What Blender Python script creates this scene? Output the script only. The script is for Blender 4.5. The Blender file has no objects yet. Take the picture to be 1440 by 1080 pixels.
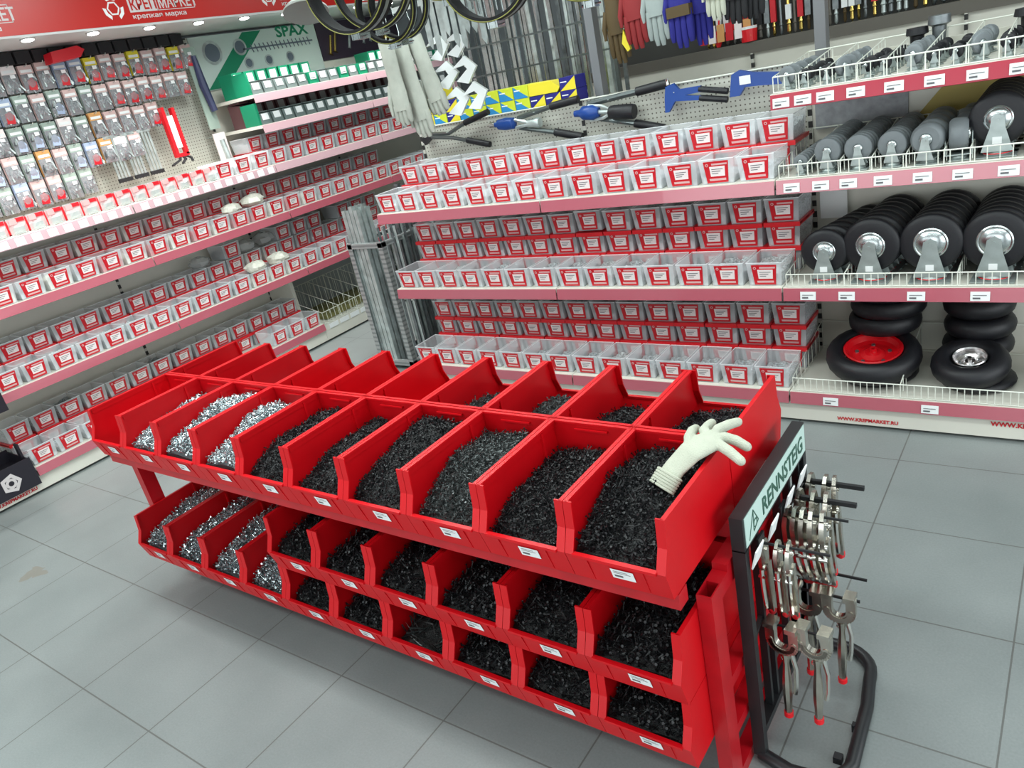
import bpy, math, random
import numpy as np
from mathutils import Matrix, Vector
random.seed(7)
rng = np.random.default_rng(7)
PI = math.pi
scene = bpy.context.scene
C = scene.collection

# ---------------------------------------------------------------- camera
cam_data = bpy.data.cameras.new('camera')
cam = bpy.data.objects.new('camera', cam_data)
C.objects.link(cam)
cam.matrix_world = Matrix(((0.8037521650802317, -0.07045965913795127, 0.5907773637869038, 0.0),
                           (0.5603836882150183, 0.4232444802791474, -0.7119229114839384, 0.0),
                           (-0.1998814126210168, 0.9032715795082883, 0.37966811104072035, 1.72),
                           (0, 0, 0, 1)))
cam_data.sensor_width = 36.0
cam_data.lens = 36.0 * 1072.69 / 1440.0
cam_data.clip_start = 0.02
scene.camera = cam
scene.view_settings.view_transform = 'Standard'
scene.view_settings.look = 'None'
scene.view_settings.gamma = 1.0
scene.view_settings.use_curve_mapping = False
scene.view_settings.exposure = -0.42
scene.cycles.transparent_max_bounces = 32
scene.cycles.max_bounces = 8

# ---------------------------------------------------------------- world and lights
world = bpy.data.worlds.new('shop_air')
scene.world = world
world.use_nodes = True
world.node_tree.nodes['Background'].inputs[0].default_value = (0.80, 0.90, 0.92, 1)
world.node_tree.nodes['Background'].inputs[1].default_value = 0.12

def area(name, loc, sx, sy, power, color=(0.90, 1.0, 0.98), rot=(0, 0, 0)):
    l = bpy.data.lights.new(name, 'AREA')
    l.shape = 'RECTANGLE'; l.size = sx; l.size_y = sy; l.energy = power; l.color = color
    o = bpy.data.objects.new(name, l); C.objects.link(o)
    o.location = loc; o.rotation_euler = rot
    return o
# fluorescent ceiling fixtures of the shop (the tubes hang just under the ceiling)
for lx, ly, pw in ((-3.0, 1.2, 52), (-1.9, 1.2, 24), (-0.3, 1.2, 22), (1.2, 1.4, 22),
               (-3.0, -0.6, 44), (-1.5, -0.6, 16), (0.6, -0.6, 14), (-3.0, 2.9, 58), (-1.9, 2.7, 26), (-0.4, 2.7, 22),
               (-3.4, 5.0, 20), (-1.9, 5.2, 9), (0.2, 4.6, 8)):
    area('ceiling_light', (lx, ly, 2.93), 1.2, 0.3, pw)

# added fill panels, unseen, brightening the shelf fronts from behind and right
area('fill_light', (-1.2, -2.1, 1.0), 5.5, 1.5, 95, (.93, .98, 1.0), (PI/2, 0, 0))
area('fill_light', (2.5, 1.4, 1.2), 4.0, 1.8, 110, (.93, .98, 1.0), (PI/2, 0, PI/2))

# ---------------------------------------------------------------- mesh building
class MB:
    def __init__(s): s.v = []; s.f = []; s.m = []
    def add(s, verts, faces, m=0):
        b = len(s.v); s.v += [tuple(p) for p in verts]
        s.f += [tuple(b + i for i in f) for f in faces]; s.m += [m] * len(faces); return s
    def box(s, x0, x1, y0, y1, z0, z1, m=0):
        v = [(x0,y0,z0),(x1,y0,z0),(x1,y1,z0),(x0,y1,z0),(x0,y0,z1),(x1,y0,z1),(x1,y1,z1),(x0,y1,z1)]
        return s.add(v, [(0,3,2,1),(4,5,6,7),(0,1,5,4),(1,2,6,5),(2,3,7,6),(3,0,4,7)], m)
    def bar(s, p, q, w, h, m=0, up=(0,0,1)):
        p = Vector(p); q = Vector(q); d = (q-p).normalized(); u = Vector(up)
        if abs(d.dot(u)) > .98: u = Vector((0,1,0)) if abs(d.y) < .9 else Vector((1,0,0))
        a = d.cross(u).normalized(); b = a.cross(d).normalized()
        v = []
        for c in (p, q):
            for i, j in ((-1,-1),(1,-1),(1,1),(-1,1)): v.append(c + a*(i*w/2) + b*(j*h/2))
        return s.add(v, [(0,1,2,3),(7,6,5,4),(0,4,5,1),(1,5,6,2),(2,6,7,3),(3,7,4,0)], m)
    def prism(s, poly, ax, a0, a1, m=0):
        """poly: 2D points; ax: extrusion axis; the other two axes keep their order"""
        n = len(poly); v = []
        for a in (a0, a1):
            for (p, q) in poly:
                t = [p, q]; t.insert(ax, a); v.append(tuple(t))
        fs = [tuple(range(n)), tuple(range(2*n-1, n-1, -1))]
        fs += [(i, (i+1) % n + 0, (i+1) % n + n, i + n)[::-1] for i in range(n)]
        return s.add(v, fs, m)
    def ring(s, c, u, w, r, n):
        return [c + u*(r*math.cos(2*PI*k/n)) + w*(r*math.sin(2*PI*k/n)) for k in range(n)]
    def lathe(s, c, axis, prof, n=16, m=0, mats=None, cap=True):
        """prof: (distance along the axis, radius)"""
        c = Vector(c); d = Vector(axis).normalized()
        u = d.orthogonal().normalized(); w = d.cross(u)
        v = []
        for (h, r) in prof: v += s.ring(c + d*h, u, w, max(r, 1e-5), n)
        fs = []; ms = []
        for i in range(len(prof)-1):
            for k in range(n):
                k2 = (k+1) % n
                fs.append((i*n+k, i*n+k2, (i+1)*n+k2, (i+1)*n+k)); ms.append(mats[i] if mats else m)
        if cap:
            fs.append(tuple(range(n))[::-1]); ms.append(ms[0] if ms else m)
            fs.append(tuple((len(prof)-1)*n + k for k in range(n))); ms.append(ms[-1])
        b = len(s.v); s.v += [tuple(p) for p in v]; s.f += [tuple(b+i for i in f) for f in fs]; s.m += ms
        return s
    def cyl(s, p, q, r, n=10, m=0, r2=None):
        p = Vector(p); q = Vector(q)
        return s.lathe(p, q-p, [(0, r), ((q-p).length, r if r2 is None else r2)], n, m)
    def tube(s, pts, r, n=6, m=0, closed=False):
        P = [Vector(p) for p in pts]; N = len(P); v = []
        prev = None
        for i in range(N):
            if closed: d = P[(i+1) % N] - P[i-1]
            else: d = P[min(i+1, N-1)] - P[max(i-1, 0)]
            d.normalize()
            u = d.orthogonal().normalized() if prev is None else (prev - d*prev.dot(d)).normalized()
            prev = u; w = d.cross(u)
            rr = r[i] if isinstance(r, (list, tuple)) else r
            v += s.ring(P[i], u, w, rr, n)
        fs = []
        for i in range(N if closed else N-1):
            j = (i+1) % N
            for k in range(n):
                k2 = (k+1) % n; fs.append((i*n+k, i*n+k2, j*n+k2, j*n+k))
        if not closed: fs += [tuple(range(n))[::-1], tuple((N-1)*n+k for k in range(n))]
        return s.add(v, fs, m)
    def torus(s, c, axis, R, r, n=24, k=8, m=0):
        c = Vector(c); d = Vector(axis).normalized(); u = d.orthogonal().normalized(); w = d.cross(u)
        return s.tube([c + u*(R*math.cos(2*PI*i/n)) + w*(R*math.sin(2*PI*i/n)) for i in range(n)], r, k, m, True)
    def quad(s, a, b, c, d, m=0): return s.add([a, b, c, d], [(0,1,2,3)], m)
    def mesh(s, name, mats, smooth=True, angle=38):
        me = bpy.data.meshes.new(name)
        me.from_pydata(s.v, [], s.f)
        for mt in mats: me.materials.append(mt)
        me.polygons.foreach_set('material_index', s.m)
        if smooth:
            me.polygons.foreach_set('use_smooth', [True]*len(me.polygons))
            me.set_sharp_from_angle(angle=math.radians(angle))
        me.update(); return me
    def build(s, name, mats, parent=None, **k):
        if not isinstance(mats, (list, tuple)): mats = [mats]
        return link(name, s.mesh(name, mats, **k), parent)

def link(name, me, parent=None, loc=None, rz=0):
    o = bpy.data.objects.new(name, me); C.objects.link(o)
    if parent is not None: o.parent = parent
    if loc is not None: o.location = loc
    if rz: o.rotation_euler = (0, 0, rz)
    return o
def tag(o, label, cat, group=None, kind=None):
    o['label'] = label; o['category'] = cat
    if group: o['group'] = group
    if kind: o['kind'] = kind
    return o
def thing(name, label, cat, loc=(0,0,0), rz=0, group=None):
    o = bpy.data.objects.new(name, None); C.objects.link(o); o.empty_display_size = .05
    o.location = loc; o.rotation_euler = (0, 0, rz)
    return tag(o, label, cat, group)
def struct(o):
    o['kind'] = 'structure'; return o
ORD = ['first','second','third','fourth','fifth','sixth','seventh','eighth','ninth','tenth','eleventh','twelfth','thirteenth','fourteenth',
       'fifteenth','sixteenth','seventeenth','eighteenth','nineteenth','twentieth','twenty-first','twenty-second','twenty-third','twenty-fourth','twenty-fifth',
       'twenty-sixth','twenty-seventh','twenty-eighth','twenty-ninth','thirtieth']
ORD += ['thirty-' + w for w in ORD[:9]] + ['fortieth'] + ['forty-' + w for w in ORD[:9]] + ['fiftieth'] + ['fifty-' + w for w in ORD[:9]]
def od(i): return ORD[i]

# ---------------------------------------------------------------- materials
def mat(name, col, rough=.5, metal=0., spec=.5, alpha=1., emit=None, es=0., bump=0., bscale=80., var=0., vscale=6., coat=0., trans=0.):
    m = bpy.data.materials.new(name); m.use_nodes = True
    nt = m.node_tree; b = nt.nodes['Principled BSDF']
    b.inputs['Base Color'].default_value = (*col, 1); b.inputs['Roughness'].default_value = rough
    b.inputs['Metallic'].default_value = metal; b.inputs['Specular IOR Level'].default_value = spec
    b.inputs['Alpha'].default_value = alpha; b.inputs['Coat Weight'].default_value = coat
    if trans: b.inputs['Transmission Weight'].default_value = trans
    if emit: b.inputs['Emission Color'].default_value = (*emit, 1); b.inputs['Emission Strength'].default_value = es
    if bump or var:
        tc = nt.nodes.new('ShaderNodeTexCoord')
    if bump:
        n = nt.nodes.new('ShaderNodeTexNoise'); n.inputs['Scale'].default_value = bscale; n.inputs['Detail'].default_value = 3
        nt.links.new(tc.outputs['Object'], n.inputs['Vector'])
        bp = nt.nodes.new('ShaderNodeBump'); bp.inputs['Strength'].default_value = bump; bp.inputs['Distance'].default_value = .004
        nt.links.new(n.outputs['Fac'], bp.inputs['Height']); nt.links.new(bp.outputs['Normal'], b.inputs['Normal'])
    if var:
        n = nt.nodes.new('ShaderNodeTexNoise'); n.inputs['Scale'].default_value = vscale; n.inputs['Detail'].default_value = 4
        nt.links.new(tc.outputs['Object'], n.inputs['Vector'])
        mp = nt.nodes.new('ShaderNodeMapRange'); mp.inputs['From Min'].default_value = .3; mp.inputs['From Max'].default_value = .7
        mp.inputs['To Min'].default_value = 1-var; mp.inputs['To Max'].default_value = 1+var
        nt.links.new(n.outputs['Fac'], mp.inputs['Value'])
        mx = nt.nodes.new('ShaderNodeMix'); mx.data_type = 'RGBA'; mx.blend_type = 'MULTIPLY'; mx.inputs[0].default_value = 1
        mx.inputs[6].default_value = (*col, 1)
        nt.links.new(mp.outputs['Result'], mx.inputs[7]); nt.links.new(mx.outputs[2], b.inputs['Base Color'])
    return m
M = {}
M['red'] = mat('red_plastic', (.54,.0015,.006), .40, spec=.32, bump=.05, bscale=300, var=.05)
M['redmetal'] = mat('red_painted_steel', (.42,.004,.010), .33, var=.12, vscale=14)
M['lid'] = mat('red_lid_plastic', (.70,.012,.02), .35)
M['clear'] = mat('milky_clear_plastic', (.93,.95,.98), .16, alpha=.33)
M['clearrim'] = mat('clear_plastic_rim', (.92,.94,.96), .2, alpha=.6)
M['labelred'] = mat('label_red_print', (.56,.008,.018), .4)
M['labelpale'] = mat('label_white_print', (.84,.76,.75), .45, bump=0)
M['white'] = mat('white_paper', (.78,.80,.80), .6)
M['ink'] = mat('grey_ink', (.12,.12,.13), .6)
M['beige'] = mat('cream_painted_steel', (.68,.665,.59), .42, var=.04, vscale=3)
M['strip'] = mat('red_price_strip', (.44,.10,.135), .25, spec=.9, coat=.6)
M['stripdark'] = mat('deep_red_price_strip', (.40,.02,.045), .28, spec=.6, coat=.4)
M['black'] = mat('black_paint', (.012,.013,.015), .4)
M['rubber'] = mat('black_rubber', (.006,.006,.009), .5, bump=.15, bscale=120)
M['rubberg'] = mat('grey_rubber', (.16,.18,.19), .5, var=.1, vscale=20)
M['zinc'] = mat('zinc_plated_steel', (.50,.54,.54), .26, metal=1, var=.15, vscale=30)
M['forkzinc'] = mat('dull_zinc_fork', (.36,.41,.40), .36, metal=.45, var=.12, vscale=30)
M['chrome'] = mat('polished_chrome', (.78,.77,.73), .15, metal=1)
M['nickel'] = mat('nickel_plated_steel', (.60,.57,.50), .25, metal=1, var=.1, vscale=25)
M['galv'] = mat('galvanised_steel', (.50,.56,.55), .38, metal=.6, var=.25, vscale=18)
M['galvd'] = mat('dull_dark_steel', (.22,.24,.25), .42, metal=.8, var=.3, vscale=22)
M['screwz'] = mat('zinc_screws', (.50,.56,.58), .25, metal=.85, var=.75, vscale=160)
for k_, c_ in (('z',(.05,.055,.06)),('g',(.018,.020,.020)),('k',(.005,.0055,.006))): M['screw'+k_+'b'] = mat('screw_gap_shade_'+{'z':'zinc','g':'grey','k':'black'}[k_], c_, .5, bump=1., bscale=260, var=.4, vscale=220)  # dark bed under the loose screws, painting the shade in their gaps
M['screwg'] = mat('grey_phosphate_screws', (.06,.068,.068), .34, metal=.5, var=.4, vscale=90)
M['screwk'] = mat('black_phosphate_screws', (.006,.0065,.008), .45, metal=.0, var=.4, vscale=90)
M['wire'] = mat('white_coated_wire', (.74,.76,.68), .35)
M['dark'] = mat('dark_fabric', (.01,.01,.012), .8)
M['cotton'] = mat('cream_cotton_knit', (.47,.49,.40), .9, bump=.6, bscale=420, var=.05, vscale=30)
M['cottong'] = mat('greyish_cotton_knit', (.40,.42,.37), .92, bump=.5, bscale=260, var=.07, vscale=20)
M['blue'] = mat('blue_painted_metal', (.008,.055,.27), .35)
M['royal'] = mat('royal_blue_fabric', (.010,.010,.17), .8, bump=.3)
M['green'] = mat('green_carton', (.004,.22,.11), .5)
M['tealdark'] = mat('dark_teal_tray', (.05,.11,.10), .35)
M['yellow'] = mat('yellow_print', (.72,.60,.03), .5)
M['lime'] = mat('lime_yellow_print', (.55,.62,.03), .5)
M['cyan'] = mat('sky_blue_print', (.02,.22,.50), .5)
M['gold'] = mat('brass_plated', (.75,.55,.15), .25, metal=1)
M['brown'] = mat('brown_leather', (.065,.040,.010), .7)
M['glovered'] = mat('red_leather', (.20,.008,.010), .7)
M['glovegrey'] = mat('pale_grey_leather', (.26,.30,.29), .8, bump=.3)
M['band'] = mat('grey_brown_rail', (.115,.105,.088), .5)
M['post'] = mat('grey_painted_post', (.16,.165,.175), .4)
M['lampglass'] = mat('lit_lamp_lens', (1,1,1), .3, emit=(1,.97,.93), es=14)
M['hdr'] = mat('red_sign_film', (.46,.007,.003), .35)
M['silverprint'] = mat('silver_print', (.60,.55,.55), .45)
M['black2'] = mat('black_card', (.014,.012,.020), .45)
M['violet'] = mat('dark_violet_card', (.045,.030,.050), .35)
M['board'] = mat('pale_mint_board', (.60,.70,.66), .35)
M['bag'] = mat('clear_polybag', (.62,.64,.64), .12, alpha=.42)
M['bagp'] = mat('smoky_clear_blister', (.34,.35,.37), .10, alpha=.5)
M['stripglare'] = mat('glare_paled_price_strip', (.62,.40,.44), .25, spec=.9, coat=.6)  # strip of the top left wall rails, spotlight glare put into its colour
M['pinkcard'] = mat('pale_pink_card', (.60,.42,.40), .5)
M['orange'] = mat('orange_card', (.60,.30,.10), .5)
M['paleblue'] = mat('pale_blue_card', (.34,.42,.58), .5)
M['greengrey'] = mat('grey_green_card', (.30,.38,.33), .5)
M['fillw'] = mat('white_plastic_pieces', (.82,.80,.70), .5, bump=.8, bscale=90, var=.1, vscale=60)
M['fillz'] = mat('bright_zinc_fixings', (.62,.67,.69), .3, metal=.35, bump=.7, bscale=130, var=.45, vscale=110)
M['fillg'] = mat('grey_fixings', (.52,.55,.56), .35, metal=.2, bump=.7, bscale=130, var=.5, vscale=110)
M['filld'] = mat('dark_fixings', (.30,.32,.34), .35, metal=.2, bump=.7, bscale=130, var=.5, vscale=110)
M['fillr'] = mat('red_plastic_pieces', (.62,.03,.04), .4, bump=.8, bscale=90, var=.3, vscale=60)
M['bolt'] = mat('bolt_cutter_steel', (.13,.15,.15), .35, metal=.7)
M['inktext'] = mat('dark_green_print', (.03,.10,.07), .5)
M['sign'] = mat('pale_aqua_label', (.50,.66,.61), .4)

def nodes_mat(name):
    m = bpy.data.materials.new(name); m.use_nodes = True
    return m, m.node_tree, m.node_tree.nodes['Principled BSDF']
def N(nt, t, **kw):
    n = nt.nodes.new(t)
    for k, v in kw.items(): setattr(n, k, v)
    return n
def math_n(nt, op, a, b=None):
    n = N(nt, 'ShaderNodeMath', operation=op)
    for i, x in enumerate((a, b)):
        if x is None: continue
        if isinstance(x, (int, float)): n.inputs[i].default_value = x
        else: nt.links.new(x, n.inputs[i])
    return n.outputs[0]
# floor tiles: 0.45 m grey porcelain
m, nt, b = nodes_mat('grey_porcelain_floor'); M['floor'] = m
tc = N(nt, 'ShaderNodeTexCoord'); sx = N(nt, 'ShaderNodeSeparateXYZ'); nt.links.new(tc.outputs['Object'], sx.inputs[0])
T = .44974
def edge(o, off):
    f = math_n(nt, 'FRACT', math_n(nt, 'DIVIDE', math_n(nt, 'SUBTRACT', o, off - 90*T), T))
    d = math_n(nt, 'MINIMUM', f, math_n(nt, 'SUBTRACT', 1., f))
    return math_n(nt, 'LESS_THAN', d, .0052)
g = math_n(nt, 'MAXIMUM', edge(sx.outputs[0], -.52978), edge(sx.outputs[1], 1.0738))
no = N(nt, 'ShaderNodeTexNoise'); no.inputs['Scale'].default_value = 2.2; no.inputs['Detail'].default_value = 8; nt.links.new(tc.outputs['Object'], no.inputs['Vector'])
no2 = N(nt, 'ShaderNodeTexNoise'); no2.inputs['Scale'].default_value = 160; nt.links.new(tc.outputs['Object'], no2.inputs['Vector'])
cr = N(nt, 'ShaderNodeValToRGB'); cr.color_ramp.elements[0].position = .3; cr.color_ramp.elements[0].color = (.215,.240,.238,1)
cr.color_ramp.elements[1].position = .75; cr.color_ramp.elements[1].color = (.280,.306,.303,1); nt.links.new(no.outputs['Fac'], cr.inputs['Fac'])
def mixc(nt, blend, fac, a, bb):
    n = N(nt, 'ShaderNodeMix', data_type='RGBA', blend_type=blend)
    for i, x in ((0, fac), (6, a), (7, bb)):
        if isinstance(x, (int, float)): n.inputs[i].default_value = x
        elif isinstance(x, tuple): n.inputs[i].default_value = x
        else: nt.links.new(x, n.inputs[i])
    return n.outputs[2]
sp = mixc(nt, 'MULTIPLY', .25, cr.outputs['Color'], no2.outputs['Fac'])
# worn dirt patch left of the stand, and scuffs by the tool stand
vec = N(nt, 'ShaderNodeVectorMath', operation='DISTANCE')
nz = N(nt, 'ShaderNodeTexNoise'); nz.inputs['Scale'].default_value = 9; nt.links.new(tc.outputs['Object'], nz.inputs['Vector'])
va = N(nt, 'ShaderNodeVectorMath', operation='MULTIPLY_ADD'); nt.links.new(nz.outputs['Color'], va.inputs[0]); va.inputs[1].default_value = (.16,.16,0); nt.links.new(tc.outputs['Object'], va.inputs[2])
nt.links.new(va.outputs[0], vec.inputs[0]); vec.inputs[1].default_value = (-3.80,.925+.06,0)
st = math_n(nt, 'LESS_THAN', vec.outputs['Value'], .055)
vec2 = N(nt, 'ShaderNodeVectorMath', operation='DISTANCE'); nt.links.new(va.outputs[0], vec2.inputs[0]); vec2.inputs[1].default_value = (-3.74,1.02,0)
st2 = math_n(nt, 'LESS_THAN', vec2.outputs['Value'], .038)
st = math_n(nt, 'MULTIPLY', math_n(nt, 'MAXIMUM', st, st2), .55)
c1 = mixc(nt, 'MIX', st, sp, (.20,.17,.13,1))
c2 = mixc(nt, 'MIX', math_n(nt, 'MULTIPLY', g, .75), c1, (.085,.082,.075,1))
nt.links.new(c2, b.inputs['Base Color']); b.inputs['Roughness'].default_value = .36; b.inputs['Specular IOR Level'].default_value = .45
# pegboard
m, nt, b = nodes_mat('perforated_cream_panel'); M['peg'] = m
tc = N(nt, 'ShaderNodeTexCoord'); sx = N(nt, 'ShaderNodeSeparateXYZ'); nt.links.new(tc.outputs['Object'], sx.inputs[0])
hz = math_n(nt, 'ADD', sx.outputs[0], sx.outputs[1])
def fr(o, p, off=0.): return math_n(nt, 'SUBTRACT', math_n(nt, 'FRACT', math_n(nt, 'DIVIDE', math_n(nt, 'ADD', o, 50.+off), p)), .5)
fx = fr(hz, .022); fz = fr(sx.outputs[2], .022)
d = math_n(nt, 'SQRT', math_n(nt, 'ADD', math_n(nt, 'MULTIPLY', fx, fx), math_n(nt, 'MULTIPLY', fz, fz)))
hole = math_n(nt, 'LESS_THAN', d, .17)
nt.links.new(mixc(nt, 'MIX', hole, (.50,.50,.44,1), (.10,.085,.07,1)), b.inputs['Base Color']); b.inputs['Roughness'].default_value = .45
# slotted upright
m, nt, b = nodes_mat('slotted_upright'); M['slot'] = m
tc = N(nt, 'ShaderNodeTexCoord'); sx = N(nt, 'ShaderNodeSeparateXYZ'); nt.links.new(tc.outputs['Object'], sx.inputs[0])
sl = math_n(nt, 'LESS_THAN', math_n(nt, 'FRACT', math_n(nt, 'DIVIDE', math_n(nt, 'ADD', sx.outputs[2], 5.), .05)), .55)
nt.links.new(mixc(nt, 'MIX', sl, (.52,.51,.46,1), (.02,.02,.02,1)), b.inputs['Base Color'])
# perforated angle steel
m, nt, b = nodes_mat('perforated_galvanised_angle'); M['perf'] = m
tc = N(nt, 'ShaderNodeTexCoord'); sx = N(nt, 'ShaderNodeSeparateXYZ'); nt.links.new(tc.outputs['Object'], sx.inputs[0])
sm = sx.outputs[2]
sl = math_n(nt, 'LESS_THAN', math_n(nt, 'FRACT', math_n(nt, 'DIVIDE', math_n(nt, 'ADD', sm, 5.), .03)), .42)
nt.links.new(mixc(nt, 'MIX', sl, (.44,.46,.46,1), (.27,.29,.29,1)), b.inputs['Base Color']); b.inputs['Metallic'].default_value = .6; b.inputs['Roughness'].default_value = .4

# text turned into mesh, so that every word is plain geometry
def text_mesh(body, size, depth=.0006, name='lettering', m=None, bold=0.0, align='LEFT'):
    cu = bpy.data.curves.new(name, 'FONT'); cu.body = body; cu.size = size; cu.extrude = depth; cu.offset = bold
    cu.align_x = align; cu.resolution_u = 2
    o = bpy.data.objects.new(name, cu); C.objects.link(o)
    bpy.context.view_layer.update()
    me = bpy.data.meshes.new_from_object(o.evaluated_get(bpy.context.evaluated_depsgraph_get()))
    bpy.data.objects.remove(o)
    me.materials.clear(); me.materials.append(m or M['white'])
    return me
def text_part(parent, body, size, loc, face, m, name='lettering', bold=0., sx=1., align='LEFT', tilt=0.):
    """face '-y': read from the front of the gondola; '+x': read from the shop side of the left wall"""
    me = text_mesh(body, size, m=m, bold=bold, name=name, align=align)
    o = link(name, me, parent); o.location = loc
    o.rotation_euler = (PI/2 + tilt, 0, 0 if face == '-y' else PI/2)
    o.scale = (sx, 1, 1)
    return o

# ================================================================ ROOM
FX0, FX1, FY0, FY1, HC = -5.46, 2.6, -2.2, 6.6, 3.0
def slab(name, x0, x1, y0, y1, z0, z1, m):
    return struct(MB().box(x0,x1,y0,y1,z0,z1).build(name, m, smooth=False))
wallm = mat('pale_grey_wall_paint', (.42,.46,.48), .7)
slab('floor', FX0-.1, FX1+.1, FY0-.1, FY1+.1, -.1, 0, M['floor'])
slab('ceiling', FX0-.1, FX1+.1, FY0-.1, FY1+.1, HC, HC+.1, mat('white_ceiling_tiles', (.70,.72,.72), .8))
slab('wall_left', FX0-.1, FX0, FY0, FY1, 0, HC, wallm)
slab('wall_right', FX1, FX1+.1, FY0, FY1, 0, HC, wallm)
slab('wall_back', FX0, FX1, FY1, FY1+.1, 0, HC, mat('dark_grey_wall_paint', (.15,.17,.18), .7))  # back wall in a darker grey than the other walls
slab('wall_front', FX0, FX1, FY0-.1, FY0, 0, HC, wallm)

# ================================================================ SHELVING
GY, GB = 3.094, 3.62         # gondola front plane and back panel
LX, LB = -4.797, -5.37       # left wall front plane and back panel
U = 1.135
def price_rail(mb_dir, a0, a1, top, front, gap=.004):
    """a tilted strip hanging from the shelf edge. mb_dir 'g' runs along x, 'l' runs along y"""
    mb = MB(); f = front
    if mb_dir == 'g': mb.prism([(f-.004,top-.003),(f-.010,top-.056),(f-.004,top-.058),(f+.002,top-.003)], 0, a0+gap, a1-gap)
    else:
        poly = [(f+.004,top-.003),(f+.010,top-.056),(f+.004,top-.058),(f-.002,top-.003)]
        mb.prism(poly[::-1], 1, a0+gap, a1-gap)
    return mb
def gondola_unit(x0, x1, levels, label, board_top, board, strip='strip', shelf_label=True):
    t = thing('shelving_unit', label, 'shelving', ((x0+x1)/2, GB, 0))
    inv = Matrix.Translation(-Vector(t.location))
    def part(mb, name, m):
        o = mb.build(name, m, t, smooth=False); o.location = -Vector(t.location); return o
    part(MB().box(x0, x1, GY+.012, GB, .015, .10), 'plinth', [M['beige']])
    part(MB().box(x0+.01, x1-.01, GY+.05, GB, 0.0, .015), 'toe_kick', [M['black']])
    part(MB().box(x0, x1, GB, GB+.02, .10, board_top), 'back_panel', [board])
    part(MB().box(x0-.009, x0+.009, GB-.005, GB+.03, .10, board_top+.0), 'upright', [M['slot']])
    for z in levels:
        s = part(MB().box(x0+.002, x1-.002, GY, GB, z-.022, z), 'shelf', [M['beige']])
        s2 = price_rail('g', x0, x1, z, GY).build('price_rail', M['stripdark' if z > 1.3 else strip], s, smooth=False)
    return t
GX = [-3.28, -2.146, -1.010, .125]
zg = (.158, .64, 1.09)
gondola_unit(GX[0], GX[1], zg, 'left bay of the cream back gondola, its left end beside the steel profile rack', 1.475, M['peg'])
gondola_unit(GX[1], GX[2], zg, 'middle bay of the cream back gondola, full of small red-labelled boxes', 1.475, M['peg'])
gondola_unit(GX[2], GX[3], (.158, .64, 1.09, 1.414), 'right bay of the back gondola, holding wheels and casters', 1.475, M['beige'])
M['strip'] = M['strip']
# side gable at the left end of the gondola
# left wall bays
LYj = [.255, 1.39, 2.53, 3.668, 4.806, 5.944]
llv = [(.158,.62,1.06,1.40), (.158,.62,1.06,1.40), (.158,.62,1.06,1.40), (.62,1.06,1.40,1.678,1.885), (.62,1.06,1.40,1.678,1.885)]
names = ['nearest bay of the left wall shelving, cut by the left edge, with a lettered plinth',
         'left wall shelving bay behind the left end of the red bin stand, packets hanging above',
         'left wall shelving bay with its top shelf of clear bags and its hanging packets',
         'left wall shelving bay with green screw cartons under the pale printed board',
         'far bay of the left wall shelving under the dark board with gold screws']
for k in range(5):
    y0, y1 = LYj[k], LYj[k+1]
    t = thing('shelving_unit', names[k], 'shelving', (LB, (y0+y1)/2, 0))
    off = -Vector(t.location)
    def part(mb, name, m):
        o = mb.build(name, m, t, smooth=False); o.location = off; return o
    top = 2.36
    b0 = .0 if k < 3 else .30
    if k < 3:
        part(MB().box(LB, LX-.012, y0, y1, .015, .10), 'plinth', [M['beige']])
        part(MB().box(LB, LX-.05, y0+.01, y1-.01, 0, .015), 'toe_kick', [M['black']])
        part(MB().box(LB-.02, LB, y0, y1, .10, 1.40), 'back_panel', [M['beige']])
        part(MB().box(LB-.02, LB, y0, y1, 1.40, top), 'peg_panel', [M['peg']])
    else:
        part(MB().box(LB-.02, LB, y0, y1, .58, top), 'back_panel', [M['beige']])
        part(MB().box(LB-.02, LB+.3, y0, y0+.03, 0, .58), 'support_foot', [M['beige']])
    part(MB().box(LB-.03, LB+.006, y0-.009, y0+.009, .10, top), 'upright', [M['slot']])
    for z in llv[k]:
        s = part(MB().box(LB, LX if z < 1.6 else LX, y0+.002, y1-.002, z-.022, z), 'shelf', [M['beige']])
        rail = price_rail('l', y0, y1, z, LX)
        if z == 1.40 and k < 3:
            rail.m = [0]*len(rail.m)
            for q in range(12):
                yy = y0 + .05 + q*.092
                rail.quad((LX+.0115,yy,z-.052),(LX+.0115,yy+.055,z-.052),(LX+.0065,yy+.055,z-.008),(LX+.0065,yy,z-.008), 1)
        rail.build('price_rail', [M['stripglare' if z >= 1.4 else 'strip'], M['white']], s, smooth=False)
    if k in (0,):
        text_part(t, 'WWW.KREPMARKET.RU', .026, (LX-.0105 - t.location.x, 1.075 - t.location.y, .030), '+x', M['labelred'], bold=.001)
# shop address printed on the plinth of the gondola
gt = [o for o in bpy.data.objects if o.name.startswith('shelving_unit')]
for u, xs in ((gt[1], -.0), (gt[2], 0.)):
    pass
text_part(gt[2], 'WWW.KREPMARKET.RU', .026, (-.246 - gt[2].location.x, GY+.0105 - gt[2].location.y, .066), '-y', M['labelred'], bold=.001)
text_part(gt[2], 'WWW.KREPMARKET.RU', .022, (-.815 - gt[2].location.x - .0, GY+.0105 - gt[2].location.y, .030), '-y', M['labelred'], bold=.0006)
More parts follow.
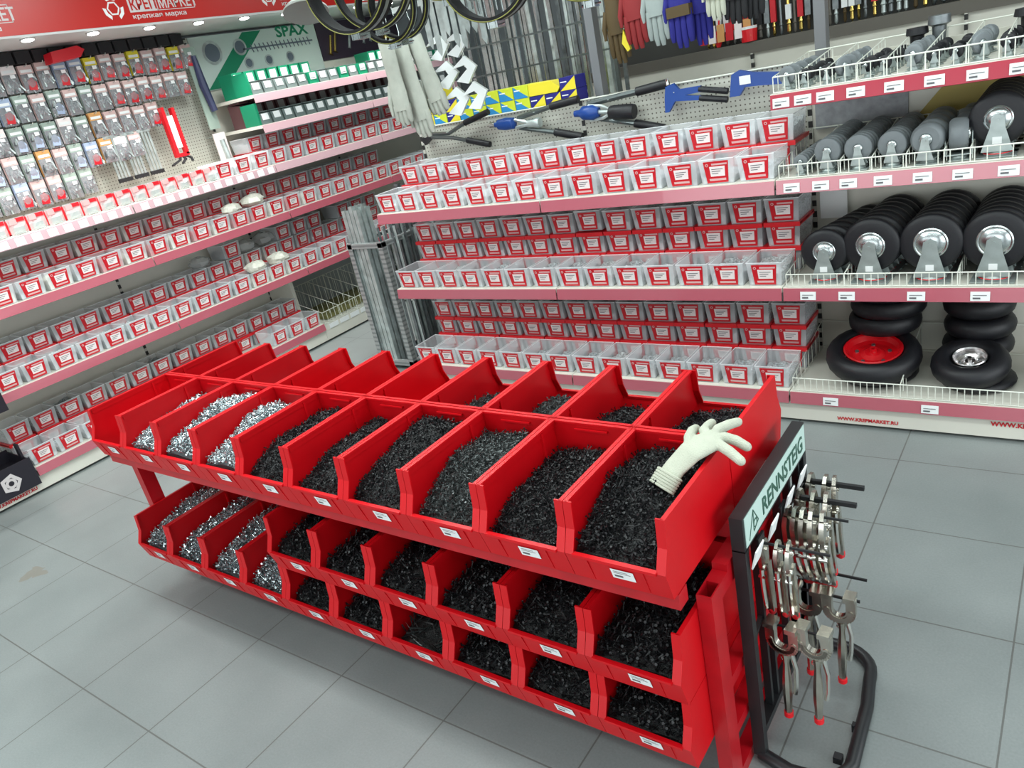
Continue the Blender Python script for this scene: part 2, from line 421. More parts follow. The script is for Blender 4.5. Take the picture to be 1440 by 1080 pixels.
# price cards in the rails of the wheel bay
def price_card(x, z, parent, w=.062, h=.034):
    mb = MB(); y = GY-.0125
    y1 = GY-.008
    mb.prism([(y,z-.05),(y1,z-.05+h),(y1+.0015,z-.05+h),(y+.0015,z-.05)], 0, x-w/2, x+w/2, 0)
    mb.box(x-w/2+.008, x-w/2+.032, y-.0006, y+.0006, z-.043, z-.037, 1)
    mb.box(x-w/2+.008, x+w/2-.01, y+.001, y+.0022, z-.030, z-.028, 1)
    o = mb.build('price_card', [M['white'], M['ink']], parent, smooth=False); o.location = -Vector(parent.location)
    return o
for z, xs in ((1.414, (-.965,-.885,-.805,-.70,-.575,-.450,-.325,-.205,-.11)), (1.09, (-.945,-.835,-.735,-.615,-.485,-.360,-.225,-.10)), (.64, (-.905,-.755,-.505,-.295)), (.158, (-.835,-.455))):
    for x in xs: price_card(x, z, gt[2])

# ================================================================ SMALL BOXES
BW, BWb, BL, BH = .150, .136, .200, .104
def box_body():
    mb = MB(); hw, hb = BW/2, BWb/2
    o = [(-hb,.016,.0),(hb,.016,0),(hb,BL-.008,0),(-hb,BL-.008,0)]
    t = [(-hw,.004,BH),(hw,.004,BH),(hw,BL,BH),(-hw,BL,BH)]
    mb.add(o+t, [(0,3,2,1),(0,1,5,4),(1,2,6,5),(2,3,7,6),(3,0,4,7)], 0)
    r = .0022
    mb.tube([(-hw,.004,BH),(hw,.004,BH),(hw,BL,BH),(-hw,BL,BH)], r, 4, 1, True)
    return mb.mesh('box_body', [M['clear'], M['clearrim']], smooth=False)
def box_label():
    # red card slipped in front of the box: trapezoid with a white field, a title bar and a small badge
    mb = MB()
    def P(u, v, d=0.): # u -1..1 across, v 0..1 up
        hw = .045 + .009*v
        return (u*hw, .0155 - .0115*(.10+v*.86) - .0016 - d, .006 + v*.090)
    def q(u0, u1, v0, v1, m, d=.0):
        a = [P(u0,v0,d),P(u1,v0,d),P(u1,v1,d),P(u0,v1,d)]; bb = [(x,y+.0009,z) for x,y,z in a]
        mb.add(a+bb, [(0,1,2,3),(7,6,5,4),(0,4,5,1),(1,5,6,2),(2,6,7,3),(3,7,4,0)], m)
    q(-1,1,0,1,0)
    q(-.55,.72,.30,.76,1,.0008)
    q(-.35,.90,.82,.90,2,.0008)
    q(-.72,.80,.10,.20,2,.0008)
    # nut badge, top left
    c = P(-.74,.84,.001); mb.lathe(c, (0,-1,-.12), [(0,.007),(.0008,.007)], 6, 2); mb.lathe((c[0],c[1]-.0006,c[2]), (0,-1,-.12), [(0,.0035),(.0008,.0035)], 6, 0)
    for i in range(3): q(-.40,.55-.2*i,.62-.10*i,.65-.10*i,3,.0016)
    return mb.mesh('price_label', [M['labelred'], M['labelpale'], mat('pale_pink_print',(.66,.40,.40),.5), M['ink']], smooth=False)
def box_lid():
    mb = MB(); hw = BW/2+.004
    mb.box(-hw, hw, -.004, BL+.004, BH-.004, BH+.004, 0)
    mb.box(-hw, hw, -.006, -.002, BH-.013, BH+.006, 0); mb.box(-hw, -hw+.004, -.004, BL+.004, BH-.010, BH+.006, 0)
    mb.box(hw-.004, hw, -.004, BL+.004, BH-.010, BH+.006, 0)
    return mb.mesh('lid', [M['lid']], smooth=False)
def sticks(n, x0, x1, y0, y1, zf, L, r, heads=True, seed=0, zj=.004, tilt=.5):
    """n little screws strewn over the surface zf(x, y); returns verts, faces"""
    g = np.random.default_rng(seed)
    x = g.uniform(x0, x1, n); y = g.uniform(y0, y1, n)
    z = np.array([zf(a, b) for a, b in zip(x, y)]) + g.uniform(-zj, zj, n) + r
    az = g.uniform(0, 2*PI, n); el = g.normal(0, tilt, n)
    D = np.stack([np.cos(az)*np.cos(el), np.sin(az)*np.cos(el), np.sin(el)], 1)
    Uv = np.stack([-np.sin(az), np.cos(az), 0*az], 1); W = np.cross(D, Uv)
    Lr = L*g.uniform(.8, 1.1, n)[:, None]; c = np.stack([x, y, z], 1)
    A = c - D*Lr/2; B = c + D*Lr/2
    # keep the ends inside the container
    for E_ in (A, B):
        E_[:,0] = np.clip(E_[:,0], x0, x1); E_[:,1] = np.clip(E_[:,1], y0, y1)
    V = []; F = []; k = 0
    per = 7 + (7 if heads else 0)
    for i in range(n):
        a, b, u, w = A[i], B[i], Uv[i], W[i]
        for t in range(3):
            ang = 2*PI*t/3; V.append(a*1 + (u*math.cos(ang)+w*math.sin(ang))*r)
        V.append(b)
        F += [(k,k+1,k+3),(k+1,k+2,k+3),(k+2,k,k+3)]
        k += 4
        if heads:
            d = (b-a)/max(np.linalg.norm(b-a), 1e-6)
            for t in range(6):
                ang = PI*t/3; V.append(a - d*.0004 + (u*math.cos(ang)+w*math.sin(ang))*r*2.1)
            V.append(a + d*r*2.2)
            F.append((k+5,k+4,k+3,k+2,k+1,k)); F += [(k+t, k+(t+1) % 6, k+6) for t in range(6)]
            k += 7
    return [tuple(map(float, v)) for v in V], F
def box_fill(level, kind, seed, front=True):
    g = random.Random(seed); mb = MB(); nx, ny = 7, 8
    hb = BWb/2 - .004
    def hz(i, j): 
        return 0
    H = [[max(.008, level*BH*(.80+.35*g.random()) * (1 - .25*(1-j/(ny-1)))) for i in range(nx)] for j in range(ny)]
    V = []
    for j in range(ny):
        for i in range(nx):
            z = H[j][i]; k = z/BH*.007
            V.append(((-1+2*i/(nx-1))*(hb+k-.001), .019 + (BL-.030)*j/(ny-1) - k*(1-j/(ny-1)), z))
    b0 = len(V)
    V += [(-hb,.020,.002),(hb,.020,.002),(hb,BL-.012,.002),(-hb,BL-.012,.002)]
    F = [(j*nx+i, j*nx+i+1, (j+1)*nx+i+1, (j+1)*nx+i) for j in range(ny-1) for i in range(nx-1)]
    F.append(tuple([b0, b0+1] + [i for i in range(nx-1, -1, -1)]))
    F.append(tuple([b0+2, b0+3] + [(ny-1)*nx+i for i in range(nx)]))
    F.append(tuple([b0+1, b0+2] + [j*nx+nx-1 for j in range(ny-1, -1, -1)]))
    F.append(tuple([b0+3, b0] + [j*nx for j in range(ny)]))
    F.append((b0,b0+3,b0+2,b0+1))
    mb.add(V, F, 0)
    if kind in ('z', 'd'):
        v, f = sticks(110, -hb+.004, hb-.004, .026, BL-.02, lambda x, y: level*BH*.92, .022, .0022, False, seed)
        mb.add(v, f, 0)
    mt = {'z': M['fillz'], 'd': M['filld'], 'w': M['fillw'], 'r': M['fillr'], 'g': M['fillg']}[kind]
    return mb.mesh('contents', [mt], smooth=False)
ME_BODY, ME_LABEL, ME_LID = box_body(), box_label(), box_lid()
FILLS = {(k, l): box_fill(l/10, k, 31+l+7*ord(k)) for k in 'zdwrg' for l in (3, 5, 7)}
proto_b = thing('storage_box', '-', 'box')
proto_parts = [link('body', ME_BODY, proto_b), link('price_label', ME_LABEL, proto_b)]
proto_l = link('lid', ME_LID, proto_b); proto_l['label'] = 'red lid'
proto_c = link('contents', FILLS[('z',5)], proto_b); proto_c['kind'] = 'stuff'
KW = {'z': 'bright zinc fixings', 'd': 'dark fixings', 'w': 'white plastic pieces', 'r': 'red plastic plugs', 'g': 'grey metal fixings'}
first_used = [False]
def small_box(x, y, z, rz, lid, kind, level, label, group, tiltx=0.):
    if not first_used[0] and False: pass
    r = proto_b.copy(); C.objects.link(r)
    r.location = (x, y, z); r.rotation_euler = (tiltx, 0, rz)
    r['label'] = label; r['group'] = group; r['category'] = 'box'
    for p in proto_parts: c = p.copy(); c.parent = r; C.objects.link(c)
    if lid: c = proto_l.copy(); c.parent = r; C.objects.link(c)
    if kind:
        c = proto_c.copy(); c.data = FILLS[(kind, level)]; c.parent = r; C.objects.link(c)
    return r
rk = random.Random(5)
GC = [GX[0] + .0 + (GX[2]-GX[0])/14*(i+.5) for i in range(14)]
TH = BH + .0045
STEP = 'bottom', 'middle', 'top'
for li, z in enumerate(zg):
    shelf = 'gondola ' + ('bottom', 'middle', 'upper')[li] + ' shelf'
    for i, x in enumerate(GC):
        jx = rk.uniform(-.003, .003)
        kind = rk.choice('zzzg') if li < 2 else rk.choice('zzgd')
        lev = (3 if i < 5 else 5) if li == 0 else rk.choice((5,7)) if li == 1 else rk.choice((3,5,5))
        small_box(x+jx, GY+.012, z, rk.uniform(-.02,.02), False, kind, lev,
                  'open box, %s from left in the front row, %s' % (od(i), shelf), 'front row boxes on the gondola ' + ('bottom','middle','top')[li] + ' shelf')
    tiers = 3 if li < 2 else 2
    for tr in range(tiers):
        for i, x in enumerate(GC):
            top = tr == tiers-1
            kind = rk.choice('gddz')
            nm = ('lowest', 'middle', 'topmost')[tr] if tiers == 3 else ('lower', 'upper')[tr]
            odd = (li == 1 and i == 7 and top)
            small_box(x + .02 + rk.uniform(-.002,.002), GY+.236, z + tr*TH + (.008 if odd else 0), rk.uniform(-.015,.015), not top, kind, rk.choice((5,7)),
                      '%s box, %s from left, %s tier, rear stacks, %s' % ('open' if top else 'red-lidded', od(i), nm, shelf),
                      'rear stacks of boxes on the gondola ' + ('bottom','middle','top')[li] + ' shelf')
# left wall rows
def LYc(k): return 1.39 + .1629*(k+.5)
def left_row(z, ks, front, tier, shelfname, kinds, lidded, levels=(5,7), skip=()):
    n = 0
    for k in ks:
        if k in skip: continue
        y = LYc(k)
        x = LX - .012 if front else LX - .246
        kind = kinds(k)
        row = 'front row' if front else 'rear row, %s tier' % ('lower','upper','third')[tier]
        small_box(x, y + rk.uniform(-.003,.003), z + tier*TH, PI/2 + rk.uniform(-.02,.02), lidded, kind, rk.choice(levels),
                  '%s box, %s from near end, %s, left wall %s' % ('red-lidded' if lidded else 'open', od(n), row, shelfname),
                  'boxes in the %s on the left wall %s' % (row, shelfname))
        n += 1
def kmetal(k): return rk.choice('zzgd')
pat = 'gwzwzrwrwrwrrwrwggzzgzggzdz'
def kplast(k): return pat[k % len(pat)]
left_row(.158, list(range(0,3)) + list(range(11,14)), True, 0, 'bottom shelf', kmetal, False, (3,5))
left_row(.158, range(0,14), False, 0, 'bottom shelf', kmetal, True)
left_row(.158, range(0,14), False, 1, 'bottom shelf', kmetal, False)
left_row(.62, range(0,21), True, 0, 'second shelf', lambda k: 'w' if k in (11,12,13) else kmetal(k), False)
left_row(.62, range(0,21), False, 0, 'second shelf', kmetal, True)
left_row(.62, range(0,21), False, 1, 'second shelf', lambda k: 'w' if k in (12,13) else kmetal(k), False)
left_row(.62, [11,14,15,16,18,19,20], False, 2, 'second shelf', kmetal, False)
left_row(1.06, range(0,25), True, 0, 'third shelf', kplast, False)
left_row(1.06, range(0,22), False, 0, 'third shelf', lambda k: kplast(k+1), True)
left_row(1.06, range(0,22), False, 1, 'third shelf', lambda k: kplast(k+1), False)
left_row(1.40, list(range(11,24)), True, 0, 'fourth shelf', kmetal, False)
left_row(1.40, list(range(14,24)), False, 0, 'fourth shelf', kmetal, True)
left_row(1.40, list(range(14,24)), False, 1, 'fourth shelf', kmetal, False)
for o in [proto_c, proto_l] + proto_parts + [proto_b]: bpy.data.objects.remove(o)

# bulging bags lying on boxes
def blob_bag(name, label, cat, loc, size, m, seed=1, group=None):
    g = random.Random(seed); mb = MB(); nu, nv = 14, 9; V = []
    for j in range(nv+1):
        th = PI*j/nv
        for i in range(nu):
            ph = 2*PI*i/nu; r = 1 + g.uniform(-.16,.16)
            V.append((loc[0]+size[0]*r*math.sin(th)*math.cos(ph), loc[1]+size[1]*r*math.sin(th)*math.sin(ph), loc[2]+size[2]*(1-math.cos(th)) * (1 + g.uniform(-.06,.06))))
    F = [(j*nu+i, j*nu+(i+1) % nu, (j+1)*nu+(i+1) % nu, (j+1)*nu+i) for j in range(nv) for i in range(nu)]
    mb.add(V, F); o = mb.build(name, [m], smooth=True, angle=25)
    return tag(o, label, cat, group)
for i, (y, z, x, s, mm, w) in enumerate(((3.26,1.145,LX-.09,.07,'fillw','white bag bulging out of the third shelf boxes, nearer of two'),
                             (3.46,1.15,LX-.10,.085,'fillw','white bag bulging out of the third shelf boxes, farther of two'),
                             (3.30,.70,LX-.09,.08,'fillw','white bag of plastic pieces heaped over the second shelf front boxes, nearer of two'),
                             (3.52,.70,LX-.10,.08,'fillw','white bag of plastic pieces heaped over the second shelf front boxes, farther of two'),
                             (3.42,.83,LX-.33,.085,'bag','see-through bag on the second shelf rear boxes, nearer of two'),
                             (3.62,.83,LX-.34,.09,'bag','see-through bag on the second shelf rear boxes, farther of two'),
                             (3.03,.83,LX-.34,.075,'bag','see-through bag beside the raised box on the second shelf'))):
    blob_bag('plastic_bag', w, 'bag', (x, y, z), (s, s, s*.55), M[mm], 11+i, 'bags lying over the left wall boxes')

# ---------------------------------------------------------------- green cartons and grey trays
M['maroon'] = mat('maroon_tray', (.09,.035,.038), .4); M['dimlabel'] = mat('dim_pale_label', (.32,.31,.30), .5); M['greytray'] = mat('grey_green_tray', (.12,.155,.15), .4)
def carton_mesh(kind):
    mb = MB(); w, d, h = .046, .09, .085
    if kind == 'green':
        mb.box(-w, w, 0, .16, 0, h, 0); mb.box(-.030, .030, -.0015, 0, .030, .078, 1); mb.box(-.024, .020, -.0022, -.0014, .040, .044, 2)
        mats = [M['green'], M['white'], M['ink']]
    else:
        poly = [(0,0),(.16,0),(.16,h),(.012,h*.92)]; lt = {'dark':'dim','grey':'white'}[kind]
        mb.prism(poly, 0, -w, w, 0); mb.quad((-.030,.0025,.030),(.030,.0025,.030),(.030,.0090,.074),(-.030,.0090,.074), 1)
        mb.box(-w+.005, w-.005, .02, .15, h, h+.006, 0)
        mats = [M['maroon'], M['dimlabel'], M['ink']] if kind == 'dark' else [M['greytray'], M['white'], M['ink']]
    return mb.mesh('carton', mats, smooth=False)
CG, CD = carton_mesh('green'), carton_mesh('dark')
CM, CR = carton_mesh('grey'), CD
rg = random.Random(9)
for z, nm, nrow in ((1.678,'lower green shelf',2), (1.885,'upper green shelf',2)):
    n = 20
    for r in range(nrow):
        for i in range(n):
            y = 3.735 + i*.1075
            if z > 1.8: k = rg.choice('gmmm') if r == 0 else 'g'
            else: k = 'm' if r == 0 else 'd'
            if z > 1.8 and r == 1 and (7 <= i <= 12): continue
            me = {'g': CG, 'm': CM, 'd': CR}[k]
            zz = z + (.0 if r == 0 else .088)
            x = LX - .012 - (.18 if r else 0)
            o = link('carton', me, None, (x, y, z if r == 0 else z + .0), PI/2)
            if r: o.scale = (1, 1, 2.0)
            tag(o, '%s carton, %s from near end, %s row, %s' % ({'g':'green','m':'grey','d':'dark'}[k], od(i), ('front','rear')[r], nm), 'carton', 'cartons on the %s, %s row' % (nm, ('front','rear')[r]))
for z, nm in ((1.678,'lower'), (1.885,'upper')):
    o = MB().box(LX-.19, LX-.02, 3.672, 3.69, z, z+.15).box(LX-.021,LX-.019,3.655+.02,3.69,z+.02,z+.13,0).build('end_panel', [M['green']], smooth=False)
    tag(o, 'green side panel at the near end of the %s green shelf' % nm, 'panel')

# ---------------------------------------------------------------- clear bags along the fourth shelf
def bag_mesh(seed):
    g = random.Random(seed); mb = MB()
    nu, nv = 6, 5; V = []
    for sgn in (0, 1):
        for j in range(nv):
            for i in range(nu):
                u = -1+2*i/(nu-1); v = j/(nv-1)
                bul = (1-u*u)*math.sin(PI*min(v*1.3, 1))*.020 + g.uniform(0,.005)
                V.append((u*.048, .03 + (-bul if sgn == 0 else bul), v*.085))
    F = []
    for sgn in (0, 1):
        b = sgn*nu*nv
        for j in range(nv-1):
            for i in range(nu-1):
                f = (b+j*nu+i, b+j*nu+i+1, b+(j+1)*nu+i+1, b+(j+1)*nu+i); F.append(f if sgn == 0 else f[::-1])
    mb.add(V, F, 0)
    mb.box(-.03, .03, .022, .038, .004, .045, 1)
    mb.box(-.050, .050, .028, .032, .083, .096, 0); mb.box(.0, .045, .024, .028, .070, .092, 2); mb.box(-.040, .0, .020, .0255, .060, .088, 3)
    return mb.mesh('clear_bag', [M['bag'], M['galv'], M['labelred'], mat('pale_pink_tag', (.66,.38,.38), .5)], smooth=False)
BG = [bag_mesh(s) for s in range(4)]
for i in range(17):
    y = 1.45 + i*.108
    o = link('fitting_bag', BG[i % 4], None, (LX-.03 + .0, y, 1.40), PI/2 + .05*math.sin(i*2.3))
    tag(o, 'clear bag of fittings with red tag, %s from near end of the fourth shelf' % od(i), 'bag', 'bags standing along the fourth shelf edge')
o = MB().box(LX-.14, LX-.13, 1.42, 3.22, 1.40, 1.485).box(LX-.24, LX-.13, 1.42, 3.22, 1.40, 1.405).build('bag_tray', [M['labelred']], smooth=False)
tag(o, 'long red tray behind the clear bags on the left wall fourth shelf', 'tray')

# ---------------------------------------------------------------- hanging packets
def packet_mesh(card, accent, seed):
    g = random.Random(seed); mb = MB(); w, h = .042, .155
    mb.box(-w, w, 0, .002, -.048, 0, 0)                      # header card
    mb.box(-w*.8, w*.8, -.0012, 0, -.040, -.024, 1)
    nu, nv = 6, 6; V = []
    for j in range(nv):
        for i in range(nu):
            u = -1+2*i/(nu-1); v = j/(nv-1)
            V.append((u*w, -(1-u*u)*math.sin(PI*v)*.022 - g.uniform(0,.004), -.048 - v*(h-.048)))
    F = [(j*nu+i+nu, j*nu+i+1+nu, j*nu+i+1, j*nu+i) for j in range(nv-1) for i in range(nu-1)]
    mb.add(V, F, 2); mb.box(-w, w, 0, .0015, -h, -.048, 2)
    for q in range(11):
        x = g.uniform(-.030,.030); z = g.uniform(-.125,-.058)
        mb.bar((x, -.008, z), (x+g.uniform(-.02,.02), -.012, z-g.uniform(.012,.04)), .009, .008, 3 if q % 2 else 6)
    if accent: mb.prism([(-.026,-.14),(.020,-.145),(.028,-.10),(.006,-.075),(-.018,-.085)], 1, -.017, -.004, 4)
    mb.box(-.008, .020, -.020, -.018, -.072, -.052, 5)
    for q in range(1, 4):
        mb.box(-w, w, .02*q, .02*q+.006, -h+.005, 0, 0 if q == 1 else 3)
    return mb.mesh('packet', [M[card], M['white'], M['bagp'], M['galvd'], M[accent or 'red'], M['white'], M['galv']], smooth=False)
PK = [packet_mesh(c, a, i) for i, (c, a) in enumerate((('pinkcard',None),('greengrey',None),('paleblue','labelred'),('pinkcard','labelred'),('orange',None),('greengrey','paleblue'),('labelpale',None),('pinkcard','fillr'),('yellow','fillr'),('yellow',None)))]
PKN = ['pale pink card','grey-green card','pale blue card with red part','pale pink card with red part','orange card','grey-green card with blue part','whitish card','pink card with red bag','yellow-topped card with red part','yellow-topped card']
rp = random.Random(3)
hooks = 0
rows_z = (2.30, 2.135, 1.97, 1.81, 1.655)
for r, z in enumerate(rows_z):
    for c in range(22):
        y = 1.62 + c*.1015
        if y > 3.62: continue
        if r >= 2 and y > 3.15: continue
        if r == 3 and y > 2.98: continue
        if r == 4 and y > 2.62: continue
        if r == 1 and y > 3.50: continue
        if y > 2.75: pi = (8, 7, 3)[(c+r) % 3] if r == 0 else (3, 7, 0, 7, 3)[c % 5] if r == 1 else rp.choice((0, 3, 6))
        else: pi = rp.choice((0, 1, 1, 2, 3, 4, 5, 6, 0))
        root = thing('hanging_packet', 'blister packet, %s, %s from near end, %s row down' % (PKN[pi], od(c), od(r)), 'packet', (LB+.16, y, z + .004*math.sin(c*3)), PI/2, 'blister packets hanging on the left wall pegboard')
        pm = link('packet', PK[pi], root)
        hk = MB().tube([(0,.165,-.006),(0,-.03,-.006),(0,-.04,.004)], .0022, 5).build('hook', [M['galv']], root, smooth=False)
# dark packets on the row right under the soffit
for c in range(18):
    y = 1.70 + c*.105
    o = MB().box(LB+.03, LB+.19, y-.045, y+.045, 2.305, 2.372).build('dark_packet', [M['dark']], smooth=False)
    tag(o, 'dark flat packet under the lit canopy, %s from the near end' % od(c), 'packet', 'dark packets along the top of the pegboard')
# red wrench set, pump, profile bundles hung on the pegboard
t = thing('hanging_clamp', 'tall red clamp with black feet hanging on the left wall pegboard', 'clamp', (LB+.20, 3.215, 1.555)); t.scale = (1,.9,.60)
MB().box(-.02,.02,-.055,-.03,.10,.62).box(-.02,.02,.03,.055,.08,.60).box(-.02,.02,-.055,.055,.06,.10).build('frame', [M['lid']], t, smooth=False)
MB().box(-.012,.012,-.025,.025,.16,.52).build('sleeve', [M['white']], t, smooth=False)
mb = MB()
for a in (-1, 0, 1): mb.tube([(0,.02*a,.07),(.03,.05*a,.03),(.05,.09*a-.05,-.01)], .012, 6)
mb.build('foot', [M['dark']], t)
MB().tube([(-.2,0,.60),(.0,0,.60)], .003, 5).build('hook', [M['galv']], t)
for i, y in enumerate((2.78, 2.90, 3.02)):
    mb = MB()
    for j in range(4): mb.box(0, .006, -.045+j*.024, -.030+j*.024, -.26, 0)
    mb.box(-.002,.01,-.05,.05,0,.02)
    t = thing('bracket_bundle', ('nearest','middle','farthest')[i] + ' bundle of flat steel brackets with dark ends on the left pegboard', 'bracket', (LB+.15, y, 1.80 - .0), 0, 'steel bracket bundles on the left wall pegboard')
    mb.build('bracket', [M['galv']], t, smooth=False); MB().box(-.003,.011,-.05,.05,-.28,-.255).build('end_cap', [M['dark']], t, smooth=False)
    MB().tube([(-.15,0,.012),(.01,0,.012)], .003, 5).build('hook', [M['galv']], t)
t = thing('blister_tool', 'long grey and navy tool in a clear blister beside the printed board', 'tool', (LB+.17, 3.57, 1.72))
MB().box(-.01,.0,-.045,.045,.0,.56).build('card', [M['greengrey']], t, smooth=False)
MB().tube([(.02,0,.50),(.025,.0,.30),(.03,.02,.12)], [.018,.03,.024], 8).build('grip', [mat('navy_grip', (.03,.035,.09), .5)], t)
MB().tube([(-.17,0,.54),(.0,0,.54)], .003, 5).build('hook', [M['galv']], t)
t = thing('blister_tool', 'clear packed silver tool hanging low beside the printed board', 'tool', (LB+.17, 3.58, 1.42))
MB().box(-.01,.0,-.05,.05,.02,.27).build('card', [M['labelpale']], t, smooth=False)
MB().tube([(.01,0,.22),(.015,.01,.06)], .02, 8).build('tool_body', [M['galv']], t)
MB().tube([(-.17,0,.25),(.0,0,.25)], .003, 5).build('hook', [M['galv']], t)
t = tag(MB().prism([(2.02,2.285),(2.20,2.300),(2.24,2.34),(2.20,2.365),(2.03,2.345)], 0, LB+.20, LB+.30).build('wrench_set', [M['labelred']], smooth=False), 'red flat case hanging near the top of the left wall packets', 'tool case')
t.location = (0, .52, -.01)
MB().tube([(LB,2.14,2.30),(LB+.24,2.14,2.30)], .003, 5).build('hook', [M['galv']], t)

# ---------------------------------------------------------------- printed boards over the green shelves
t = thing('printed_board', 'pale mint advertising board with a green diagonal and a long screw', 'board', (LB, 4.25, 1.98))
o0 = -Vector(t.location)
def pb(mb, name, mats): 
    o = mb.build(name, mats, t, smooth=False); o.location = -Vector(t.location); return o
pb(MB().box(LB+.004, LB+.012, 3.69, 4.92, 1.985, 2.36), 'panel', [M['board']])
mb = MB(); q = .0135
mb.add([(LB+q,3.73,1.99),(LB+q,3.90,1.99),(LB+q,4.36,2.355),(LB+q,4.18,2.355)], [(0,1,2,3)], 0)
pb(mb, 'printed_stripe', [M['green']])
mb = MB(); q = .0145
for (y, z, r) in ((3.86,2.24,.085),(4.12,2.255,.06)): mb.lathe((LB+q,y,z), (1,0,0), [(0,r),(.001,r)], 24, 0); mb.lathe((LB+q+.001,y,z), (1,0,0), [(0,r*.75),(.001,r*.75)], 24, 1)
for y in (4.13+.03, 4.36, 4.58): mb.lathe((LB+q,y,2.135), (1,0,0), [(0,.042),(.001,.042)], 20, 0); mb.lathe((LB+q+.001,y,2.135), (1,0,0), [(0,.03),(.001,.03)], 20, 1)
mb.bar((LB+q+.001,4.14,2.235),(LB+q+.001,4.86,2.235),.012,.002,1,up=(1,0,0))
for k in range(15): mb.bar((LB+q+.002,4.22+k*.042,2.265),(LB+q+.002,4.235+k*.042,2.205),.008,.002,1,up=(1,0,0))
pb(mb, 'printed_screw', [M['galv'], mat('grey_print', (.13,.16,.20), .5)])
text_part(t, 'SPAX', .11, (LB+.0135-t.location.x, 4.50-t.location.y, 2.29-t.location.z), '+x', M['green'], bold=.003, sx=1.3)
t = thing('printed_board', 'dark violet advertising board with gold screws above the green cartons', 'board', (LB, 5.4, 2.0))
pb(MB().box(LB+.004, LB+.012, 4.93, 5.94, 2.06, 2.36), 'panel', [M['violet']])
for k, (y, z, m_) in enumerate(((5.02,2.10,0),(5.08,2.115,0),(5.26,2.13,1),(5.45,2.15,1),(5.54,2.16,1),(5.62,2.165,1))):
    pb(MB().lathe((LB+.014,y,z), (0,.35,1), [(0,.028 if m_ == 0 else .016),(.012,.012),(.16,.010)], 10, m_), 'printed_screw', [M['gold'], M['galv']])
pb(MB().lathe((LB+.014,5.75,2.16),(0,.2,1),[(0,.035),(.05,.035)],10,0), 'printed_dowel', [M['gold']])

# ---------------------------------------------------------------- lit canopy with the red sign
t = thing('shop_canopy', 'long red canopy sign with silver shop lettering over the left wall shelves', 'sign', (-4.74, 2.9, 2.37))
off = -Vector(t.location)
def cp(mb, name, mats, sm=False):
    o = mb.build(name, mats, t, smooth=sm); o.location = -Vector(t.location); return o
cp(MB().box(-4.755, -4.72, .2, 5.94, 2.392, 2.98), 'sign_face', [M['hdr']])
cp(MB().box(-5.44, -4.722, .2, 5.94, 2.380, 2.392), 'soffit', [mat('soffit_white', (.55,.55,.55), .5)])
for y0 in (1.03, 2.785, 3.94 - .05 + .0):
    pass
def logo(y, z, s, parent_t):
    mb = MB(); n = 6
    R0, R1 = .055*s, .030*s
    for k in range(3):
        a0 = PI/2 + k*2*PI/3
        pts = []
        for da in (-.62, 0, .62): pts.append((R0*1.15*math.cos(a0+da), R0*1.15*math.sin(a0+da)))
        for da in (.55, 0, -.55): pts.append((R0*.82*math.cos(a0+da), R0*.82*math.sin(a0+da)))
        mb.prism([(y+p, z+q_) for p, q_ in pts], 0, -4.7195, -4.7175, 0)
    for k in range(6):
        a0 = k*PI/3; a1 = a0+PI/3
        pts = [(R0*.70*math.cos(a0),R0*.70*math.sin(a0)),(R0*.70*math.cos(a1),R0*.70*math.sin(a1)),(R1*math.cos(a1),R1*math.sin(a1)),(R1*math.cos(a0),R1*math.sin(a0))]
        mb.prism([(y+p, z+q_) for p, q_ in pts], 0, -4.7195, -4.7175, 0)
    cp(mb, 'logo', [M['white']])
for y0 in (1.72, 2.86, 4.02, 5.16):
    if y0 > 1.8: logo(y0-.06+.03, 2.485, 1.05, t)
    dy = .07
    # the first word sits on a silver plate, the second is silver on red inside a frame
    cp(MB().box(-4.7195,-4.7180, y0+dy, y0+dy+.185, 2.455, 2.545), 'word_plate', [M['silverprint']])
    text_part(t, 'КРЕП', .085, (-4.7172-t.location.x, y0+dy+.008-t.location.y, 2.468-t.location.z), '+x', M['hdr'], bold=.0018, sx=.80, name='lettering')
    text_part(t, 'МАРКЕТ', .085, (-4.7190-t.location.x, y0+dy+.200-t.location.y, 2.468-t.location.z), '+x', M['silverprint'], bold=.0018, sx=.80, name='lettering')
    mb = MB(); a, b2, c2, d2 = y0+dy+.188, y0+dy+.455, 2.455, 2.545
    for (p0, p1, q0, q1) in ((a,b2,c2,c2+.004),(a,b2,d2-.004,d2),(a,a+.004,c2,d2),(b2-.004,b2,c2,d2)): mb.box(-4.7195,-4.7180,p0,p1,q0,q1)
    cp(mb, 'frame_line', [M['silverprint']])
    text_part(t, 'крепкая марка', .036, (-4.7190-t.location.x, y0+dy+.004-t.location.y, 2.420-t.location.z), '+x', M['silverprint'], bold=.0006, sx=1.45, name='lettering')
for i, y in enumerate((1.20,1.57,1.94,2.31,2.69,3.06,3.42,3.79,4.16,4.53,4.90,5.27)):
    s = thing('spotlight', 'lit round spotlight set in the canopy soffit, %s from the near end' % od(i), 'spotlight', (-4.785, y, 2.381), 0, 'spotlights in the red canopy')
    MB().lathe((0,0,0), (0,0,-1), [(0,.040),(.006,.040),(.008,.034)], 20, 0).build('bezel', [M['zinc']], s)
    MB().lathe((0,0,-.0085), (0,0,-1), [(0,.033),(.006,.030),(.009,.016)], 16, 0).build('lens', [M['lampglass']], s)
    l = bpy.data.lights.new('spot_beam', 'SPOT'); l.energy = 32; l.spot_size = math.radians(105); l.spot_blend = .7; l.shadow_soft_size = .03; l.color = (1,.97,.93)
    lo = bpy.data.objects.new('spot_beam', l); C.objects.link(lo); lo.location = (-4.74, y, 2.30); lo.rotation_euler = (0, .05, 0)

